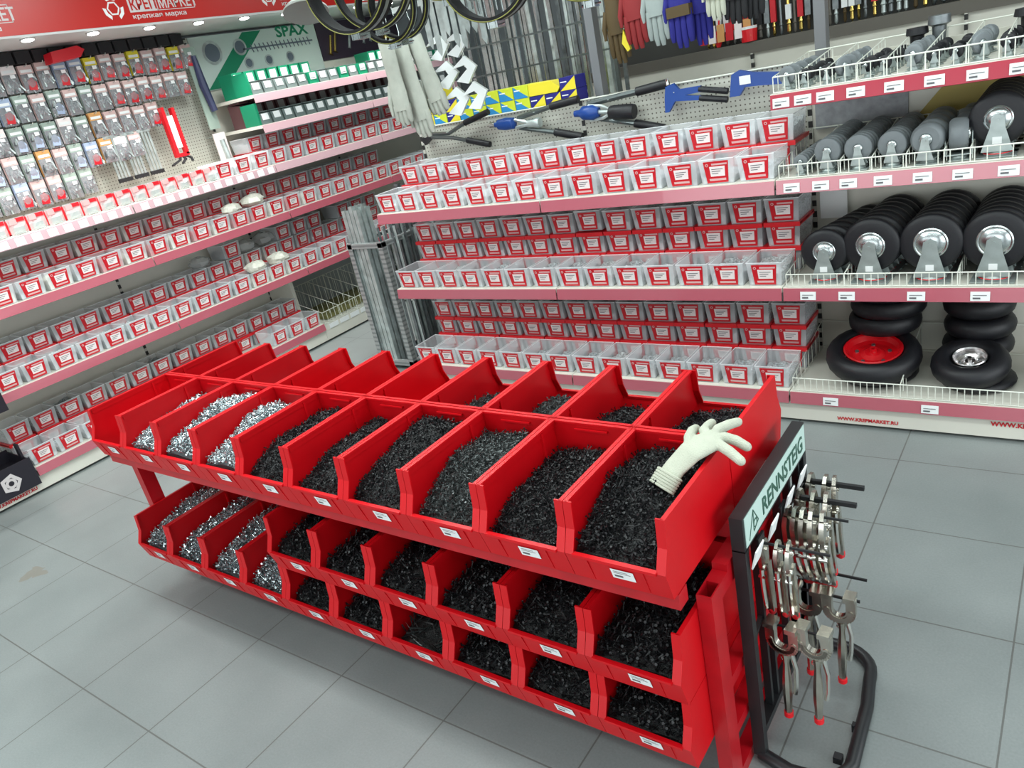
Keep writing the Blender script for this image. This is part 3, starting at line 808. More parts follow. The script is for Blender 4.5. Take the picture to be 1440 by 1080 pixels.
# ---------------------------------------------------------------- display boxes at the near left
t = thing('display_box', 'black card display box with a silver nut emblem on the near left plinth shelf', 'display box', (LX-.1, 1.19, .155))
def rp_(mb, name, mats, sm=False):
    o = mb.build(name, mats, t, smooth=sm); o.location = -Vector(t.location); return o
mb = MB()
mb.box(LX+.012, LX+.018, .90, 1.385, .062, .235); mb.box(LX-.30, LX+.012, .90, 1.385, .158, .170)
mb.box(LX-.30, LX+.012, 1.379, 1.385, .158, .225); mb.box(LX-.10, LX-.06, 1.372, 1.385, .225, .31); mb.box(LX-.30,LX-.295,.90,1.385,.16,.24)
rp_(mb, 'carton_wall', [M['black2']])
mb = MB(); cy, cz = 1.245, .140
for k in range(5):
    a0 = k*2*PI/5; a1 = a0+2*PI/5
    pts = [(.058*math.cos(a0),.058*math.sin(a0)),(.058*math.cos(a1),.058*math.sin(a1)),(.036*math.cos(a1),.036*math.sin(a1)),(.036*math.cos(a0),.036*math.sin(a0))]
    mb.prism([(cy+p, cz+q_) for p, q_ in pts], 0, LX+.0182, LX+.0195)
for k in range(12):
    a0 = k*PI/6; a1 = a0+PI/6
    pts = [(.030*math.cos(a0),.030*math.sin(a0)),(.030*math.cos(a1),.030*math.sin(a1)),(.015*math.cos(a1),.015*math.sin(a1)),(.015*math.cos(a0),.015*math.sin(a0))]
    mb.prism([(cy+p, cz+q_) for p, q_ in pts], 0, LX+.0182, LX+.0195)
rp_(mb, 'emblem', [M['silverprint']])
o = MB().box(LX-.27, LX-.03, .93, 1.20, .172, .205).box(LX-.25, LX-.05, .95, 1.17, .205, .212).build('paper_stack', [M['white']], smooth=False)
tag(o, 'stack of white sheets lying in the black display box', 'paper')
t = thing('display_box', 'black display box jutting from the second shelf at the left edge', 'display box', (LX, 1.15, .62))
rp_(MB().box(-5.1, -4.62, .95, 1.345, .62, .70).box(-4.80,-4.60,.95,1.35,.575,.70), 'carton_wall', [M['black2']])

# ================================================================ FAR WIRE BASKET (left wall base, beyond the boxes)
def wire_basket(name, label, x0, x1, y0, y1, z0, hf, hb, n_front, divs, group=None, dirn='y', r=.0018, floorwires=True):
    t = thing(name, label, 'wire basket', ((x0+x1)/2, (y0+y1)/2, z0), 0, group)
    L = t.location.copy()
    def bb(mb, nm):
        o = mb.build(nm, [M['wire']], t, smooth=True); o.location = -L; return o
    mb = MB()
    if dirn == 'y':      # front faces -y
        c = [(x0,y0,z0+hf),(x1,y0,z0+hf),(x1,y1,z0+hb),(x0,y1,z0+hb)]
        mb.tube(c, r*1.5, 6, 0, True); mb.tube([(p[0],p[1],z0+.004) for p in c], r, 5, 0, True)
        for i in range(n_front+1):
            x = x0+(x1-x0)*i/n_front; mb.tube([(x,y0,z0+hf),(x,y0,z0+.004)], r, 5)
        for i in range(9):
            y = y0+(y1-y0)*i/8; h = hf+(hb-hf)*i/8
            for x in (x0, x1): mb.tube([(x,y,z0+.004),(x,y,z0+h)], r, 5)
        bb(mb, 'wire_frame')
        for x in divs:
            d = MB(); d.tube([(x,y0,z0+.004),(x,y0,z0+hf),(x,y1,z0+hb),(x,y1,z0+.004)], r*1.3, 5)
            for i in range(1, 8):
                y = y0+(y1-y0)*i/8; d.tube([(x,y,z0+.004),(x,y,z0+hf+(hb-hf)*i/8)], r, 5)
            bb(d, 'divider')
    else:                # front faces +x
        c = [(x1,y0,z0+hf),(x1,y1,z0+hf),(x0,y1,z0+hb),(x0,y0,z0+hb)]
        mb.tube(c, r*1.5, 6, 0, True); mb.tube([(p[0],p[1],z0+.004) for p in c], r, 5, 0, True)
        for i in range(n_front+1):
            y = y0+(y1-y0)*i/n_front; mb.tube([(x1,y,z0+hf),(x1,y,z0+.004),(x0,y,z0+.004),(x0,y,z0+hb)], r, 5)
        bb(mb, 'wire_frame')
        for y in divs:
            d = MB(); d.tube([(x1,y,z0+.004),(x1,y,z0+hf),(x0,y,z0+hb),(x0,y,z0+.004)], r*1.4, 5)
            for i in range(1, 8):
                x = x0+(x1-x0)*i/8; d.tube([(x,y,z0+.004),(x,y,z0+hb+(hf-hb)*i/8)], r, 5)
            bb(d, 'divider')
    return t
for k, (y0, y1, nm) in enumerate(((3.67,4.80,'low white wire basket on the base right of the left wall boxes'),(4.81,5.94,'farther low white wire basket on the far left base'))):
    t = thing('low_gondola', ('nearer','farther')[k] + ' low cream base with blank white price cards under a wire basket', 'shelf base', (LX-.28, (y0+y1)/2, 0))
    o = MB().box(LB, LX-.012, y0, y1, .015, .135).build('plinth', [M['beige']], t, smooth=False); o.location = -Vector(t.location)
    o = MB().box(LB, LX-.05, y0, y1, 0, .015).build('toe_kick', [M['black']], t, smooth=False); o.location = -Vector(t.location)
    mb = MB()
    for q in range(9): mb.box(LX-.011, LX-.006, y0+.05+q*.118, y0+.145+q*.118, .095, .132)
    o = mb.build('price_card', [M['white']], t, smooth=False); o.location = -Vector(t.location)
    wire_basket('wire_basket', nm, LB+.02, LX-.015, y0+.02, y1-.02, .137, .10, .24, 26, [y0+.2+.18*i for i in range(5)], 'wire baskets on the far left base', 'x')
    o = MB().box(LB+.08, LX-.1, y0+.12, y1-.3, .142, .17).build('cable_tray', [mat('olive_brass_stock', (.16,.15,.05), .5, bump=.8, bscale=60, var=.4, vscale=12)], smooth=False)
    tag(o, ('nearer','farther')[k] + ' layer of olive coloured stock lying in the far left wire basket', 'stock', kind='stuff')

# ================================================================ CASTERS AND WHEELS
BZ = {0:.158, 1:.64, 2:1.09, 3:1.414}
x0, x1 = -.995, .118
wire_basket('wire_basket', 'white wire basket on the bottom shelf around the pneumatic wheels', x0, x1, GY+.006, GB-.03, BZ[0], .062, .14, 44, [-.565, -.09], 'wire baskets of the wheel bay')
wire_basket('wire_basket', 'white wire basket holding the big black casters', x0, x1, GY+.006, GB-.03, BZ[1], .055, .10, 44, [-.765, -.37], 'wire baskets of the wheel bay')
wire_basket('wire_basket', 'white wire basket holding the grey casters', x0, x1, GY+.006, GB-.03, BZ[2], .052, .11, 30, [-.885,-.765,-.655,-.54,-.42,-.34], 'wire baskets of the wheel bay')
wire_basket('wire_basket', 'white wire basket on the topmost shelf above the grey casters', x0, x1, GY+.006, GB-.03, BZ[3], .060, .10, 26, [-.90,-.80,-.70,-.60,-.48,-.36,-.25,-.14], 'wire baskets of the wheel bay')

def caster_parts(R, w, hubR, rub, big):
    """upside-down caster: base plate on the shelf, fork rising to the wheel; origin at the plate"""
    hz = R*1.22 + .012 if big else R*1.35+.012
    wheel = MB().lathe((0,-w/2,hz), (0,1,0), [(0,hubR*1.02),(0,R*.80),(w*.12,R*.95),(w*.30,R),(w*.70,R),(w*.88,R*.95),(w,R*.80),(w,hubR*1.02)], 32, 0, cap=False)
    wheel.lathe((0,-w/2+.003,hz), (0,1,0), [(0,hubR*1.03),(w-.006,hubR*1.03)], 24, 0)
    wm = wheel.mesh('wheel', [rub])
    hub = MB().lathe((0,-w/2-.002,hz), (0,-1,0), [(-.006,hubR*1.06),(.0,hubR*1.06),(.003,hubR*.98),(.002,hubR*.9),(.008 if big else .004,hubR*.78),(.013 if big else .006,hubR*.45),(.015 if big else .008,.0)], 28, 0)
    hm = hub.mesh('hub_cap', [M['zinc']])
    f = MB(); fw = R*.34; y0 = -w/2-(.018 if big else .010)
    for sy in (-1, 1):
        y = y0*(-1 if sy > 0 else 1)
        f.prism([(-fw*.60,hz+fw*.25),(0,hz+fw*.62),(fw*.60,hz+fw*.25),(fw*.75,hz-R*.3),(fw*1.5,.022),(-fw*1.5,.022),(-fw*.75,hz-R*.3)], 1, min(y,y+.003*sy), max(y,y+.003*sy))
        f.cyl((0,y,hz),(0,y+.007*sy,hz), .006 if big else .004, 8)
    f.box(-fw*1.5,fw*1.5,-abs(y0)-.002,abs(y0)+.002,.018,.022)
    fm = f.mesh('fork', [M['forkzinc']], angle=30)
    p = MB().lathe((0,0,.003), (0,0,1), [(0,fw*1.35),(.006,fw*1.45),(.015,fw*1.15)], 20, 0)
    p.box(-fw*1.9, fw*1.9, -fw*1.7, fw*1.7, 0, .004)
    pm = p.mesh('base_plate', [M['forkzinc']])
    rg_ = MB().torus((0,0,.011), (0,0,1), fw*1.4, .0022, 20, 5).mesh('bearing_seal', [M['lid']]) if big else None
    tg = MB().box(-.014,.014,y0-.004,y0-.003,.045,.068).mesh('price_tag', [M['white']], smooth=False) if big else None
    return [m_ for m_ in (('wheel', wm), ('hub_cap', hm), ('fork', fm), ('base_plate', pm), ('bearing_seal', rg_), ('price_tag', tg)) if m_[1]]
def put_caster(parts, x, y, z, rz, label, group, skip=()):
    r = thing('caster', label, 'caster', (x, y, z), rz, group)
    for n_, me in parts:
        if n_ in skip: continue
        link(n_, me, r)
    return r
CB1 = caster_parts(.092, .038, .042, M['rubber'], True)
CB2 = caster_parts(.108, .042, .052, M['rubber'], True)
CB3 = caster_parts(.110, .042, .056, M['rubber'], True)
for ci, (x, parts, n, dx, nm) in enumerate(((-.858, CB1, 8, .0165, 'leftmost'), (-.680, CB2, 7, .006, 'second'), (-.470, CB3, 7, .004, 'third'), (-.262, CB3, 7, .002, 'rightmost'), (-.05, CB3, 7, .0, 'cut-off'))):
    for k in range(n):
        y = GY+.095 + k*.060
        if y > GB-.06: break
        put_caster(parts, x + dx*k, y, BZ[1]+.002, rk.uniform(-.06,.06), 'big black caster, %s from front, %s column, gondola middle shelf' % (od(k), nm), 'big black casters on the gondola middle shelf', () if k == 0 else ('price_tag',))
CS1 = caster_parts(.028, .016, .010, M['rubberg'], False)
CS2 = caster_parts(.042, .020, .015, M['rubberg'], False)
CS3 = caster_parts(.050, .022, .017, M['rubberg'], False)
CS4 = caster_parts(.056, .060, .022, M['rubberg'], False)
for ci, (x, parts, n, sp, nm, r_) in enumerate(((-.925, CS1, 10, .034, 'leftmost', .03), (-.822, CS3, 12, .036, 'second', .05), (-.712, CS3, 12, .036, 'third', .05), (-.595, CS3, 12, .036, 'fourth', .05), (-.478, CS4, 5, .085, 'fifth', .06))):
    for k in range(n):
        y = GY+.062 + k*sp
        if y > GB-.05: break
        put_caster(parts, x, y, BZ[2]+.002, rk.uniform(-.12,.12), 'small grey caster, %s from the front in the %s column of the upper shelf' % (od(k), nm), 'small grey casters on the gondola upper shelf')
for k in range(4):
    put_caster(CS4, -.385 + .012*(k % 2), GY+.085 + k*.105, BZ[2]+.002, PI/2 + rk.uniform(-.25,.25), 'chunky grey caster turned sideways, %s from the front' % od(k), 'sideways grey casters on the gondola upper shelf')
for k in range(6):
    put_caster(CB1, -.268, GY+.10 + k*.068, BZ[2]+.002, 0, 'black wheeled caster, %s from the front, right end of the upper shelf' % od(k), 'black casters at the right end of the upper shelf', () if k == 0 else ('price_tag',))
for k in range(4):
    put_caster(CB1, -.06, GY+.10 + k*.075, BZ[2]+.002, 0, 'black caster cut by the right edge, %s from the front of the upper shelf' % od(k), 'black casters cut by the right edge of the upper shelf', ('price_tag',))
CT = caster_parts(.024, .014, .009, M['rubber'], False)
CT2 = caster_parts(.032, .016, .012, M['rubberg'], False)
cx = -.95; ci = 0
while cx < .1:
    for k in range(5):
        y = GY + .05 + k*.085
        hi = BZ[3]+.002
        put_caster(CT if ci % 3 else CT2, cx + rk.uniform(-.008,.008), y, hi, rk.uniform(-.9,.9), 'tiny caster on the topmost shelf, %s from the front, %s column from left' % (od(k), od(ci)), 'tiny casters in the topmost basket')
    cx += .078 if ci % 2 else .062; ci += 1
# taller things at the back of the topmost shelf
mats_ = [M['rubber'], M['galvd'], M['rubber'], M['rubber']]
for i, (x, w, h) in enumerate(((-.575,.05,.12), (-.50,.05,.15), (-.205,.075,.12), (-.115,.06,.14))):
    o = MB().lathe((x, GB-.09, BZ[3]+.0), (0,0,1), [(0,w*.7),(.02,w*.75),(.025,w*.45),(h*.75,w*.5),(h*.8,w*.8),(h,w*.75)], 16).build('machine_foot', [mats_[i]])
    tag(o, ('leftmost','second','third','rightmost')[i] + ' dark machine foot at the back of the topmost shelf', 'machine foot', 'dark feet at the back of the topmost shelf')

# pneumatic wheels
def pneu(label, loc, R, w, rimR, rimm, tilt=(0,0,0), group=None, hubn=5):
    t = thing('pneumatic_wheel', label, 'wheel', loc, 0, group); t.rotation_euler = tilt
    tr = (R-rimR)/2*1.03; c = (R+rimR)/2
    mb = MB(); n, k = 48, 14; V = []
    for i in range(n):
        a = 2*PI*i/n
        for j in range(k):
            b_ = 2*PI*j/k; rr = tr*math.cos(b_); zz = (w/2)*math.sin(b_)
            br = 1.0 + (.012 if (i % 2 and abs(b_-0) < .9 or i % 2 and abs(b_-2*PI) < .9) else 0)
            V.append(((c+rr)*br*math.cos(a), (c+rr)*br*math.sin(a), w/2+zz))
    F = [(i*k+j, ((i+1) % n)*k+j, ((i+1) % n)*k+(j+1) % k, i*k+(j+1) % k) for i in range(n) for j in range(k)]
    mb.add(V, F); mb.build('tyre', [M['rubber']], t)
    r = MB().lathe((0,0,w/2), (0,0,1), [(w*.36,rimR*1.05),(w*.40,rimR*1.0),(w*.34,rimR*.93),(w*.10,rimR*.86),(w*.02,rimR*.70),(w*.05,rimR*.45),(w*.16,rimR*.30),(w*.16,rimR*.14),(w*.34,rimR*.13),(w*.34,rimR*.07),(w*.0,rimR*.07)], 40, 0, cap=False)
    r.lathe((0,0,w/2), (0,0,-1), [(w*.36,rimR*1.05),(w*.30,rimR*.93),(-w*.03,rimR*.84),(-w*.01,.01)], 32, 0)
    r.build('rim', [rimm], t, angle=25)
    b_ = MB()
    for q in range(hubn):
        a = 2*PI*q/hubn+.3; b_.lathe((rimR*.60*math.cos(a), rimR*.60*math.sin(a), w/2+w*.03), (0,0,1), [(0,rimR*.075),(.006,rimR*.07)], 8)
    b_.build('rim_bolt', [M['galvd']], t)
    return t
rr_ = mat('red_enamel_rim', (.62,.006,.012), .22, coat=.5)
sr_ = mat('silver_rim', (.70,.68,.68), .25, metal=1)
pneu('black pneumatic wheel with red rim lying at the front of the bottom shelf', (-.708, 3.305, BZ[0]+.055), .188, .100, .113, rr_, (.20,.0,.2), 'pneumatic wheels')
pneu('black pneumatic wheel hidden under the front red-rimmed one', (-.700, 3.325, BZ[0]+.0), .165, .05, .10, rr_, (0,0,1.2), 'pneumatic wheels')
pneu('knobbly small pneumatic wheel with silver rim at the front of the bottom shelf', (-.338, 3.280, BZ[0]+.050), .140, .095, .060, sr_, (.22,-.10,.3), 'pneumatic wheels')
pneu('small pneumatic wheel lying just under the front silver-rimmed one', (-.315, 3.30, BZ[0]), .136, .045, .060, sr_, (0,0,1), 'pneumatic wheels')
for k, (x, y, z, R) in enumerate(((-.69,3.46,BZ[0]+.172,.145),(-.675,3.46,BZ[0]+.250,.150),(-.68,3.46,BZ[0]+.326,.150))):
    pneu('black pneumatic wheel with red rim, %s in the rear pile on the bottom shelf' % ('lowest','middle','topmost')[k], (x,y,z), R, .075, .105, rr_, (0,0,.4*k), 'rear pile of red-rimmed wheels')
for k, (x, y, z, R) in enumerate(((-.335,3.475,BZ[0]+.062,.130),(-.330,3.475,BZ[0]+.150,.130),(-.335,3.475,BZ[0]+.240,.13))):
    pneu('small pneumatic wheel with silver rim, %s in the rear pile on the bottom shelf' % ('lowest','middle','topmost')[k], (x,y,z), R, .085, .058, sr_, (0,0,.5*k), 'rear pile of silver-rimmed wheels')
pneu('dark pneumatic wheel cut by the right edge on the bottom shelf', (.035, 3.29, BZ[0]+.0), .15, .085, .085, sr_, (0,0,0), 'pneumatic wheels')
# transport cards behind the grey casters
o = MB().prism([(-.62,1.14),(-.12,1.14),(-.12,1.385),(-.42,1.385),(-.585,1.20)], 1, GB-.012, GB-.004).build('back_card', [mat('ochre_card', (.42,.33,.09), .6)], smooth=False)
tag(o, 'ochre card standing against the panel behind the grey casters', 'card')
o = MB().box(-.985, -.62, GB-.012, GB-.004, 1.19, 1.37).build('back_card', [mat('grey_leaflet', (.30,.31,.33), .6, var=.2, vscale=30)], smooth=False)
tag(o, 'grey printed card behind the small casters at the left', 'card')
o = MB().box(-.975, -.86, GB-.04, GB-.035, .80, .93).build('back_card', [M['white']], smooth=False)
tag(o, 'small white card behind the leftmost big black casters', 'card')

# ================================================================ RED BIN STAND
BP, BD, BHT = .2393, .378, .190
SX0 = -3.017
def bin_mesh():
    mb = MB(); t = .0035; hw = BP/2-.0008; D = BD
    poly = [(.030,0),(.008,.075),(.030,.125),(.036,BHT),(D,BHT),(D,0)]
    for s in (-1, 1):
        a = hw*s; b_ = (hw-t)*s
        mb.prism(poly, 0, min(a,b_), max(a,b_), 0)
        # rolled top rim
        c, d = (hw-.0105)*s, (hw-t)*s
        mb.box(min(c,d), max(c,d), .036, D, BHT-.006, BHT, 0)
        mb.box(min(d,(hw-t-.003)*s), max(d,(hw-t-.003)*s), .05, D, BHT-.022, BHT-.006, 0)
        # turned-in front flange
        e, f = (hw-.021)*s, (hw-t)*s
        for (p, q) in ((poly[1], poly[2]), (poly[2], poly[3])):
            mb.prism([(p[0],p[1]),(q[0],q[1]),(q[0]+.004,q[1]),(p[0]+.004,p[1])], 0, min(e,f), max(e,f), 0)
        # two shallow ribs on the front panel
        mb.prism([(.0295,.004),(.0085,.070),(.0065,.070),(.0275,.004)], 0, s*.066-.0012, s*.066+.0012, 0)
    hb = hw-t
    mb.prism([(.030,0),(.008,.075),(.012,.075),(.034,0)], 0, -hb, hb, 0)
    mb.box(-hb+.016, hb-.016, .0035, .0155, .072, .079, 0)
    mb.box(-hb, hb, .030, D, 0, .004, 0)
    mb.box(-hb, hb, D-.004, D, 0, BHT, 0)
    mb.box(-hb, hb, D-.010, D-.004, BHT-.006, BHT, 0)
    mb.box(-.048, .048, D-.013, D-.004, BHT-.022, BHT-.017, 0)
    # stiffening rib on the inside of the side walls at the back corner
    for s in (-1, 1): mb.box(s*(hb-.004)-.004, s*(hb-.004)+.004, D-.075, D-.068, .004, BHT-.010, 0)
    return mb.mesh('shell', [M['red']], smooth=False)
def sticker_mesh():
    mb = MB()
    def P(x, s, d): return (x, .0285-.0215*s/.072-d, .004+s)
    x0, x1, s0, s1 = -.012, .042, .026, .056
    for (a, b_, c, d, off, m_) in ((x0,x1,s0,s1,.0016,0),(x0+.006,x0+.026,s0+.006,s0+.012,.0021,1),(x0+.006,x1-.008,s0+.018,s0+.0195,.0021,1),(x0+.006,x1-.014,s0+.023,s0+.0245,.0021,1)):
        mb.quad(P(a,c,off),P(b_,c,off),P(b_,d,off),P(a,d,off), m_)
    return mb.mesh('sticker', [M['white'], M['ink']], smooth=False)
SHELL, STK = bin_mesh(), sticker_mesh()
def put_bin(x, y, z, rz, label, group):
    r = thing('storage_bin', label, 'bin', (x, y, z), rz, group)
    link('shell', SHELL, r); link('price_sticker', STK, r)
    return r
def heap_mesh(zf0, zb0, bump_, n, L, rad, matk, seed, y0=.035, y1=BD-.012, heads=True):
    hb = BP/2-.0075
    g = np.random.default_rng(seed); ph = g.uniform(0, 6, 6)
    def base(x, y):
        u = (y-y0)/(y1-y0)
        s = zf0 + (zb0-zf0)*min(1., (u/.60))**.7 * (1 if u < .8 else 1-.35*(u-.8))
        edge_ = .010*(abs(x)/hb)**2
        w = .006*math.sin(9*u+ph[0]) + .005*math.sin(38*x+ph[1]+4*u)
        return max(.006, min(s - edge_ + w*bump_, BHT-.012))
    mb = MB(); nx, ny = 11, 17; V = []
    for j in range(ny):
        for i in range(nx):
            x = -hb + 2*hb*i/(nx-1); y = y0 + (y1-y0)*j/(ny-1)
            V.append((x, y, base(x, y) - .003 + float(g.uniform(-.003,.003))))
    b0 = len(V); V += [(-hb,y0,.0045),(hb,y0,.0045),(hb,y1,.0045),(-hb,y1,.0045)]
    F = [(j*nx+i, j*nx+i+1, (j+1)*nx+i+1, (j+1)*nx+i) for j in range(ny-1) for i in range(nx-1)]
    F += [tuple([b0, b0+1] + list(range(nx-1, -1, -1))), tuple([b0+2, b0+3] + [(ny-1)*nx+i for i in range(nx)]),
          tuple([b0+1, b0+2] + [j*nx+nx-1 for j in range(ny-1, -1, -1)]), tuple([b0+3, b0] + [j*nx for j in range(ny)]), (b0,b0+3,b0+2,b0+1)]
    mb.add(V, F, 0)
    v, f = sticks(n, -hb+.003, hb-.003, y0+.002, y1-.002, base, L, rad, heads, seed+1, .005, .55)
    mb.add(v, f, 1)
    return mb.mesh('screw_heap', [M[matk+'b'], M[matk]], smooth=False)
def put_heap(me, x, y, z, rz, label, group):
    o = link('screw_heap', me, None, (x, y, z), rz)
    return tag(o, label, 'screws', group, 'stuff')
def cxn(i): return SX0 + BP*(i+.5)
Z1, Z2, Z3 = .660, .3745, .182
YF, YB = 1.083, 1.083+2*BD+.004
# front row, top tier
spec = [('screwz', .012, .010, 90, .016, 'a few zinc screws'), ('screwz', .074, .122, 1900, .026, 'bright zinc screws'), ('screwz', .074, .150, 1900, .024, 'bright zinc screws'),
        ('screwz', .072, .140, 1900, .028, 'bright zinc screws'), ('screwk', .066, .130, 2400, .022, 'black screws'), ('screwk', .064, .122, 2400, .022, 'black screws'),
        ('screwk', .066, .150, 2400, .026, 'black screws'), ('screwg', .066, .138, 2600, .030, 'dark grey screws'), ('screwk', .064, .110, 2600, .032, 'black screws'),
        ('screwk', .068, .148, 3000, .038, 'black screws')]
POS = ['leftmost','second','third','fourth','fifth','sixth','seventh','eighth','ninth','rightmost']
for i in range(10):
    put_bin(cxn(i), YF, Z1, 0, 'red open-fronted bin, %s in the front row on top of the stand' % POS[i], 'red bins in the top front row')
    mk, zf, zb, n, L, w = spec[i]
    if i == 0: me = heap_mesh(zf+.02, -.03, 1, n, L, .0016, mk, 100, .035, .12)
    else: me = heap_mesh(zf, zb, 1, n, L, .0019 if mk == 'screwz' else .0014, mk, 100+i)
    put_heap(me, cxn(i), YF, Z1, 0, '%s heaped in the %s top front bin' % (w, POS[i]), 'screws in the top front bins')
# back row, facing the gondola
bspec = [('screwz', .012, .020, 60, 'a few zinc screws'), ('screwz', .012, .020, 60, 'a few zinc screws'), ('screwz', .05, .095, 700, 'zinc screws'), None, None, None,
         ('screwg', .062, .095, 800, 'dark grey screws'), ('screwg', .062, .100, 900, 'dark grey screws'), ('screwk', .06, .085, 700, 'black screws'), ('screwk', .062, .100, 900, 'black screws')]
for i in range(10):
    put_bin(cxn(i), YB, Z1, PI, 'red open-fronted bin, %s in the back row on top of the stand' % POS[i], 'red bins in the top back row')
    if bspec[i]:
        mk, zf, zb, n, w = bspec[i]
        put_heap(heap_mesh(zf, zb, 1, int(n*1.8), .026, .0015, mk, 140+i), cxn(i), YB, Z1, PI, '%s in the %s top back bin' % (w, POS[i]), 'screws in the top back bins')
# lower tiers
HB = [heap_mesh(.058, .12, 1.2, 1500, .038, .0016, 'screwk', 171), heap_mesh(.055, .11, 1.2, 1300, .050, .0018, 'screwk', 172)]
HZ = [heap_mesh(.058, .135, 1.0, 1500, .036, .0018, 'screwz', 173), heap_mesh(.058, .13, 1.0, 1500, .038, .0018, 'screwz', 174)]
HG = heap_mesh(.05, .09, 1.2, 260, .085, .0030, 'screwg', 175, heads=False)
HN = heap_mesh(.055, .115, 1.2, 800, .040, .0020, 'screwg', 176)
MP = ['leftmost','second','third','fourth','fifth','rightmost']
for i in range(6):
    x = cxn(4+i)
    put_bin(x, YF-.006, Z2, 0, 'red bin, %s of the six in the middle tier, front side' % MP[i], 'red bins in the middle tier front')
    put_heap(HB[i % 2], x, YF-.006, Z2, 0, 'black screws in the %s middle tier bin, front side' % MP[i], 'screws in the middle tier bins')
    put_bin(x, YB+.006, Z2, PI, 'red bin, %s of the six in the middle tier, far side' % MP[i], 'red bins in the middle tier back')
for i in range(10):
    x = cxn(i)
    put_bin(x, YF-.006, Z3, 0, 'red bin, %s of the ten in the bottom tier, front side' % POS[i], 'red bins in the bottom tier front')
    me = (HZ[0], HZ[1], HZ[0], HZ[1])[i] if i < 4 else HG if i == 6 else HB[i % 2]
    w = 'zinc screws' if i < 4 else 'long grey nails' if i == 6 else 'black screws'
    put_heap(me, x, YF-.006, Z3, 0, '%s in the %s bottom tier bin, front side' % (w, POS[i]), 'screws in the bottom tier bins')
    put_bin(x, YB+.006, Z3, PI, 'red bin, %s of the ten in the bottom tier, far side' % POS[i], 'red bins in the bottom tier back')
# steel frame of the stand
XR0, XR1 = -.6235, -.588
t = thing('bin_stand', 'red welded steel stand carrying three tiers of red bins', 'stand', (-1.82, 1.46, 0))
def fp(mb, nm, m_='redmetal', sm=False):
    o = mb.build(nm, [M[m_]] if isinstance(m_, str) else m_, t, smooth=sm); o.location = -Vector(t.location); return o
for y0 in (1.205, 1.665):
    for k, (a, b_) in enumerate(((XR0, XR1), (SX0-.045, SX0-.004))):
        mb = MB(); w = .0035; z1 = .602
        zb = 0 if k == 0 else .15; mb.box(a, b_, y0, y0+w, zb, z1); mb.box(a, b_, y0+.055-w, y0+.055, zb, z1); mb.box(a, a+w, y0+w, y0+.055-w, zb, z1); mb.box(b_-w, b_, y0+w, y0+.055-w, zb, z1)
        mb.box(a+w, b_-w, y0+w, y0+.055-w, z1-.06, z1-.055, 1)
        fp(mb, 'post', [M['redmetal'], M['black']])
for (a, b_) in ((XR0, XR1), (SX0-.045, SX0-.004)):
    fp(MB().box(a, b_, 1.26, 1.665, .560, .602), 'side_beam')
    if a > -1: fp(MB().box(a, b_, 1.26, 1.665, .0, .035), 'foot')
    fp(MB().box(a, b_, 1.26, 1.665, .152, .18), 'side_beam')
for yy in (1.36, 1.54): fp(MB().box(-2.86, -2.82, yy, yy+.04, 0, .150), 'leg')
fp(MB().box(SX0-.004, XR0, 1.130, 1.170, .618, .658).box(SX0-.045, XR1, 1.40, 1.44, .618, .658).box(SX0-.045, XR1, 1.50, 1.54, .618, .658).box(SX0-.045, XR1, 1.76, 1.80, .618, .658), 'top_rail')
for (a, b_) in ((XR0, XR1), (SX0-.045, SX0-.004)):
    fp(MB().box(a, b_, 1.30, 1.66, .602, .620), 'bracket')
fp(MB().box(SX0-.004, XR0, 1.36, 1.40, .150, .181).box(SX0-.004, XR0, 1.40, 1.44, .150, .181).box(SX0-.004, XR0, 1.50, 1.54, .150, .181).box(SX0-.004, XR0, 1.76, 1.80, .150, .181), 'low_rail')
for (a, b_) in ((XR0, XR1), (SX0-.045, SX0-.004)): fp(MB().box(a, b_, 1.26, 1.665, .30, .33), 'side_beam')

# ---------------------------------------------------------------- cotton glove lying on the bins
def skin_obj(name, pts, edges, radii, m_, parent=None, sub=2, root=0):
    me = bpy.data.meshes.new(name); me.from_pydata(pts, edges, []); me.materials.append(m_)
    o = bpy.data.objects.new(name, me); C.objects.link(o)
    o.modifiers.new('skin', 'SKIN').use_smooth_shade = True
    sv = me.skin_vertices[0].data
    for i, r in enumerate(radii):
        sv[i].radius = r if isinstance(r, tuple) else (r, r)
        sv[i].use_root = (i == root)
    s = o.modifiers.new('sub', 'SUBSURF'); s.levels = sub; s.render_levels = sub
    if parent: o.parent = parent
    return o
def bake(o):
    bpy.context.view_layer.update()
    me = bpy.data.meshes.new_from_object(o.evaluated_get(bpy.context.evaluated_depsgraph_get()))
    nm = o.name; mats = list(o.data.materials); loc = o.location.copy(); p = o.parent
    old = o.data; bpy.data.objects.remove(o)
    me.materials.clear()
    for m_ in mats: me.materials.append(m_)
    n = link(nm, me, p, loc); return n
P = [(-.708,1.292,.818),(-.692,1.322,.842),(-.667,1.352,.868),(-.645,1.378,.878),      # cuff -> palm
     (-.635,1.395,.878)]
E_ = [(0,1),(1,2),(2,3),(3,4)]
Rr = [(.038,.013),(.034,.014),(.036,.016),(.036,.015),(.030,.013)]
fing = [((-.684,1.392,.882),(-.692,1.428,.878),(-.696,1.458,.868)),        # thumb
        ((-.662,1.425,.884),(-.664,1.455,.880),(-.666,1.482,.874)),
        ((-.632,1.435,.886),(-.618,1.465,.884),(-.607,1.492,.878)),
        ((-.608,1.410,.882),(-.582,1.408,.878),(-.556,1.403,.868)),
        ((-.612,1.382,.879),(-.582,1.366,.874),(-.552,1.352,.862))]
rt = [2, 4, 4, 4, 3]
for f_, b_ in zip(fing, rt):
    last = b_
    for k, p in enumerate(f_):
        P.append(p); Rr.append((.0125,.0105) if k < 2 else (.0108,.0095)); E_.append((last, len(P)-1)); last = len(P)-1
mb = MB()
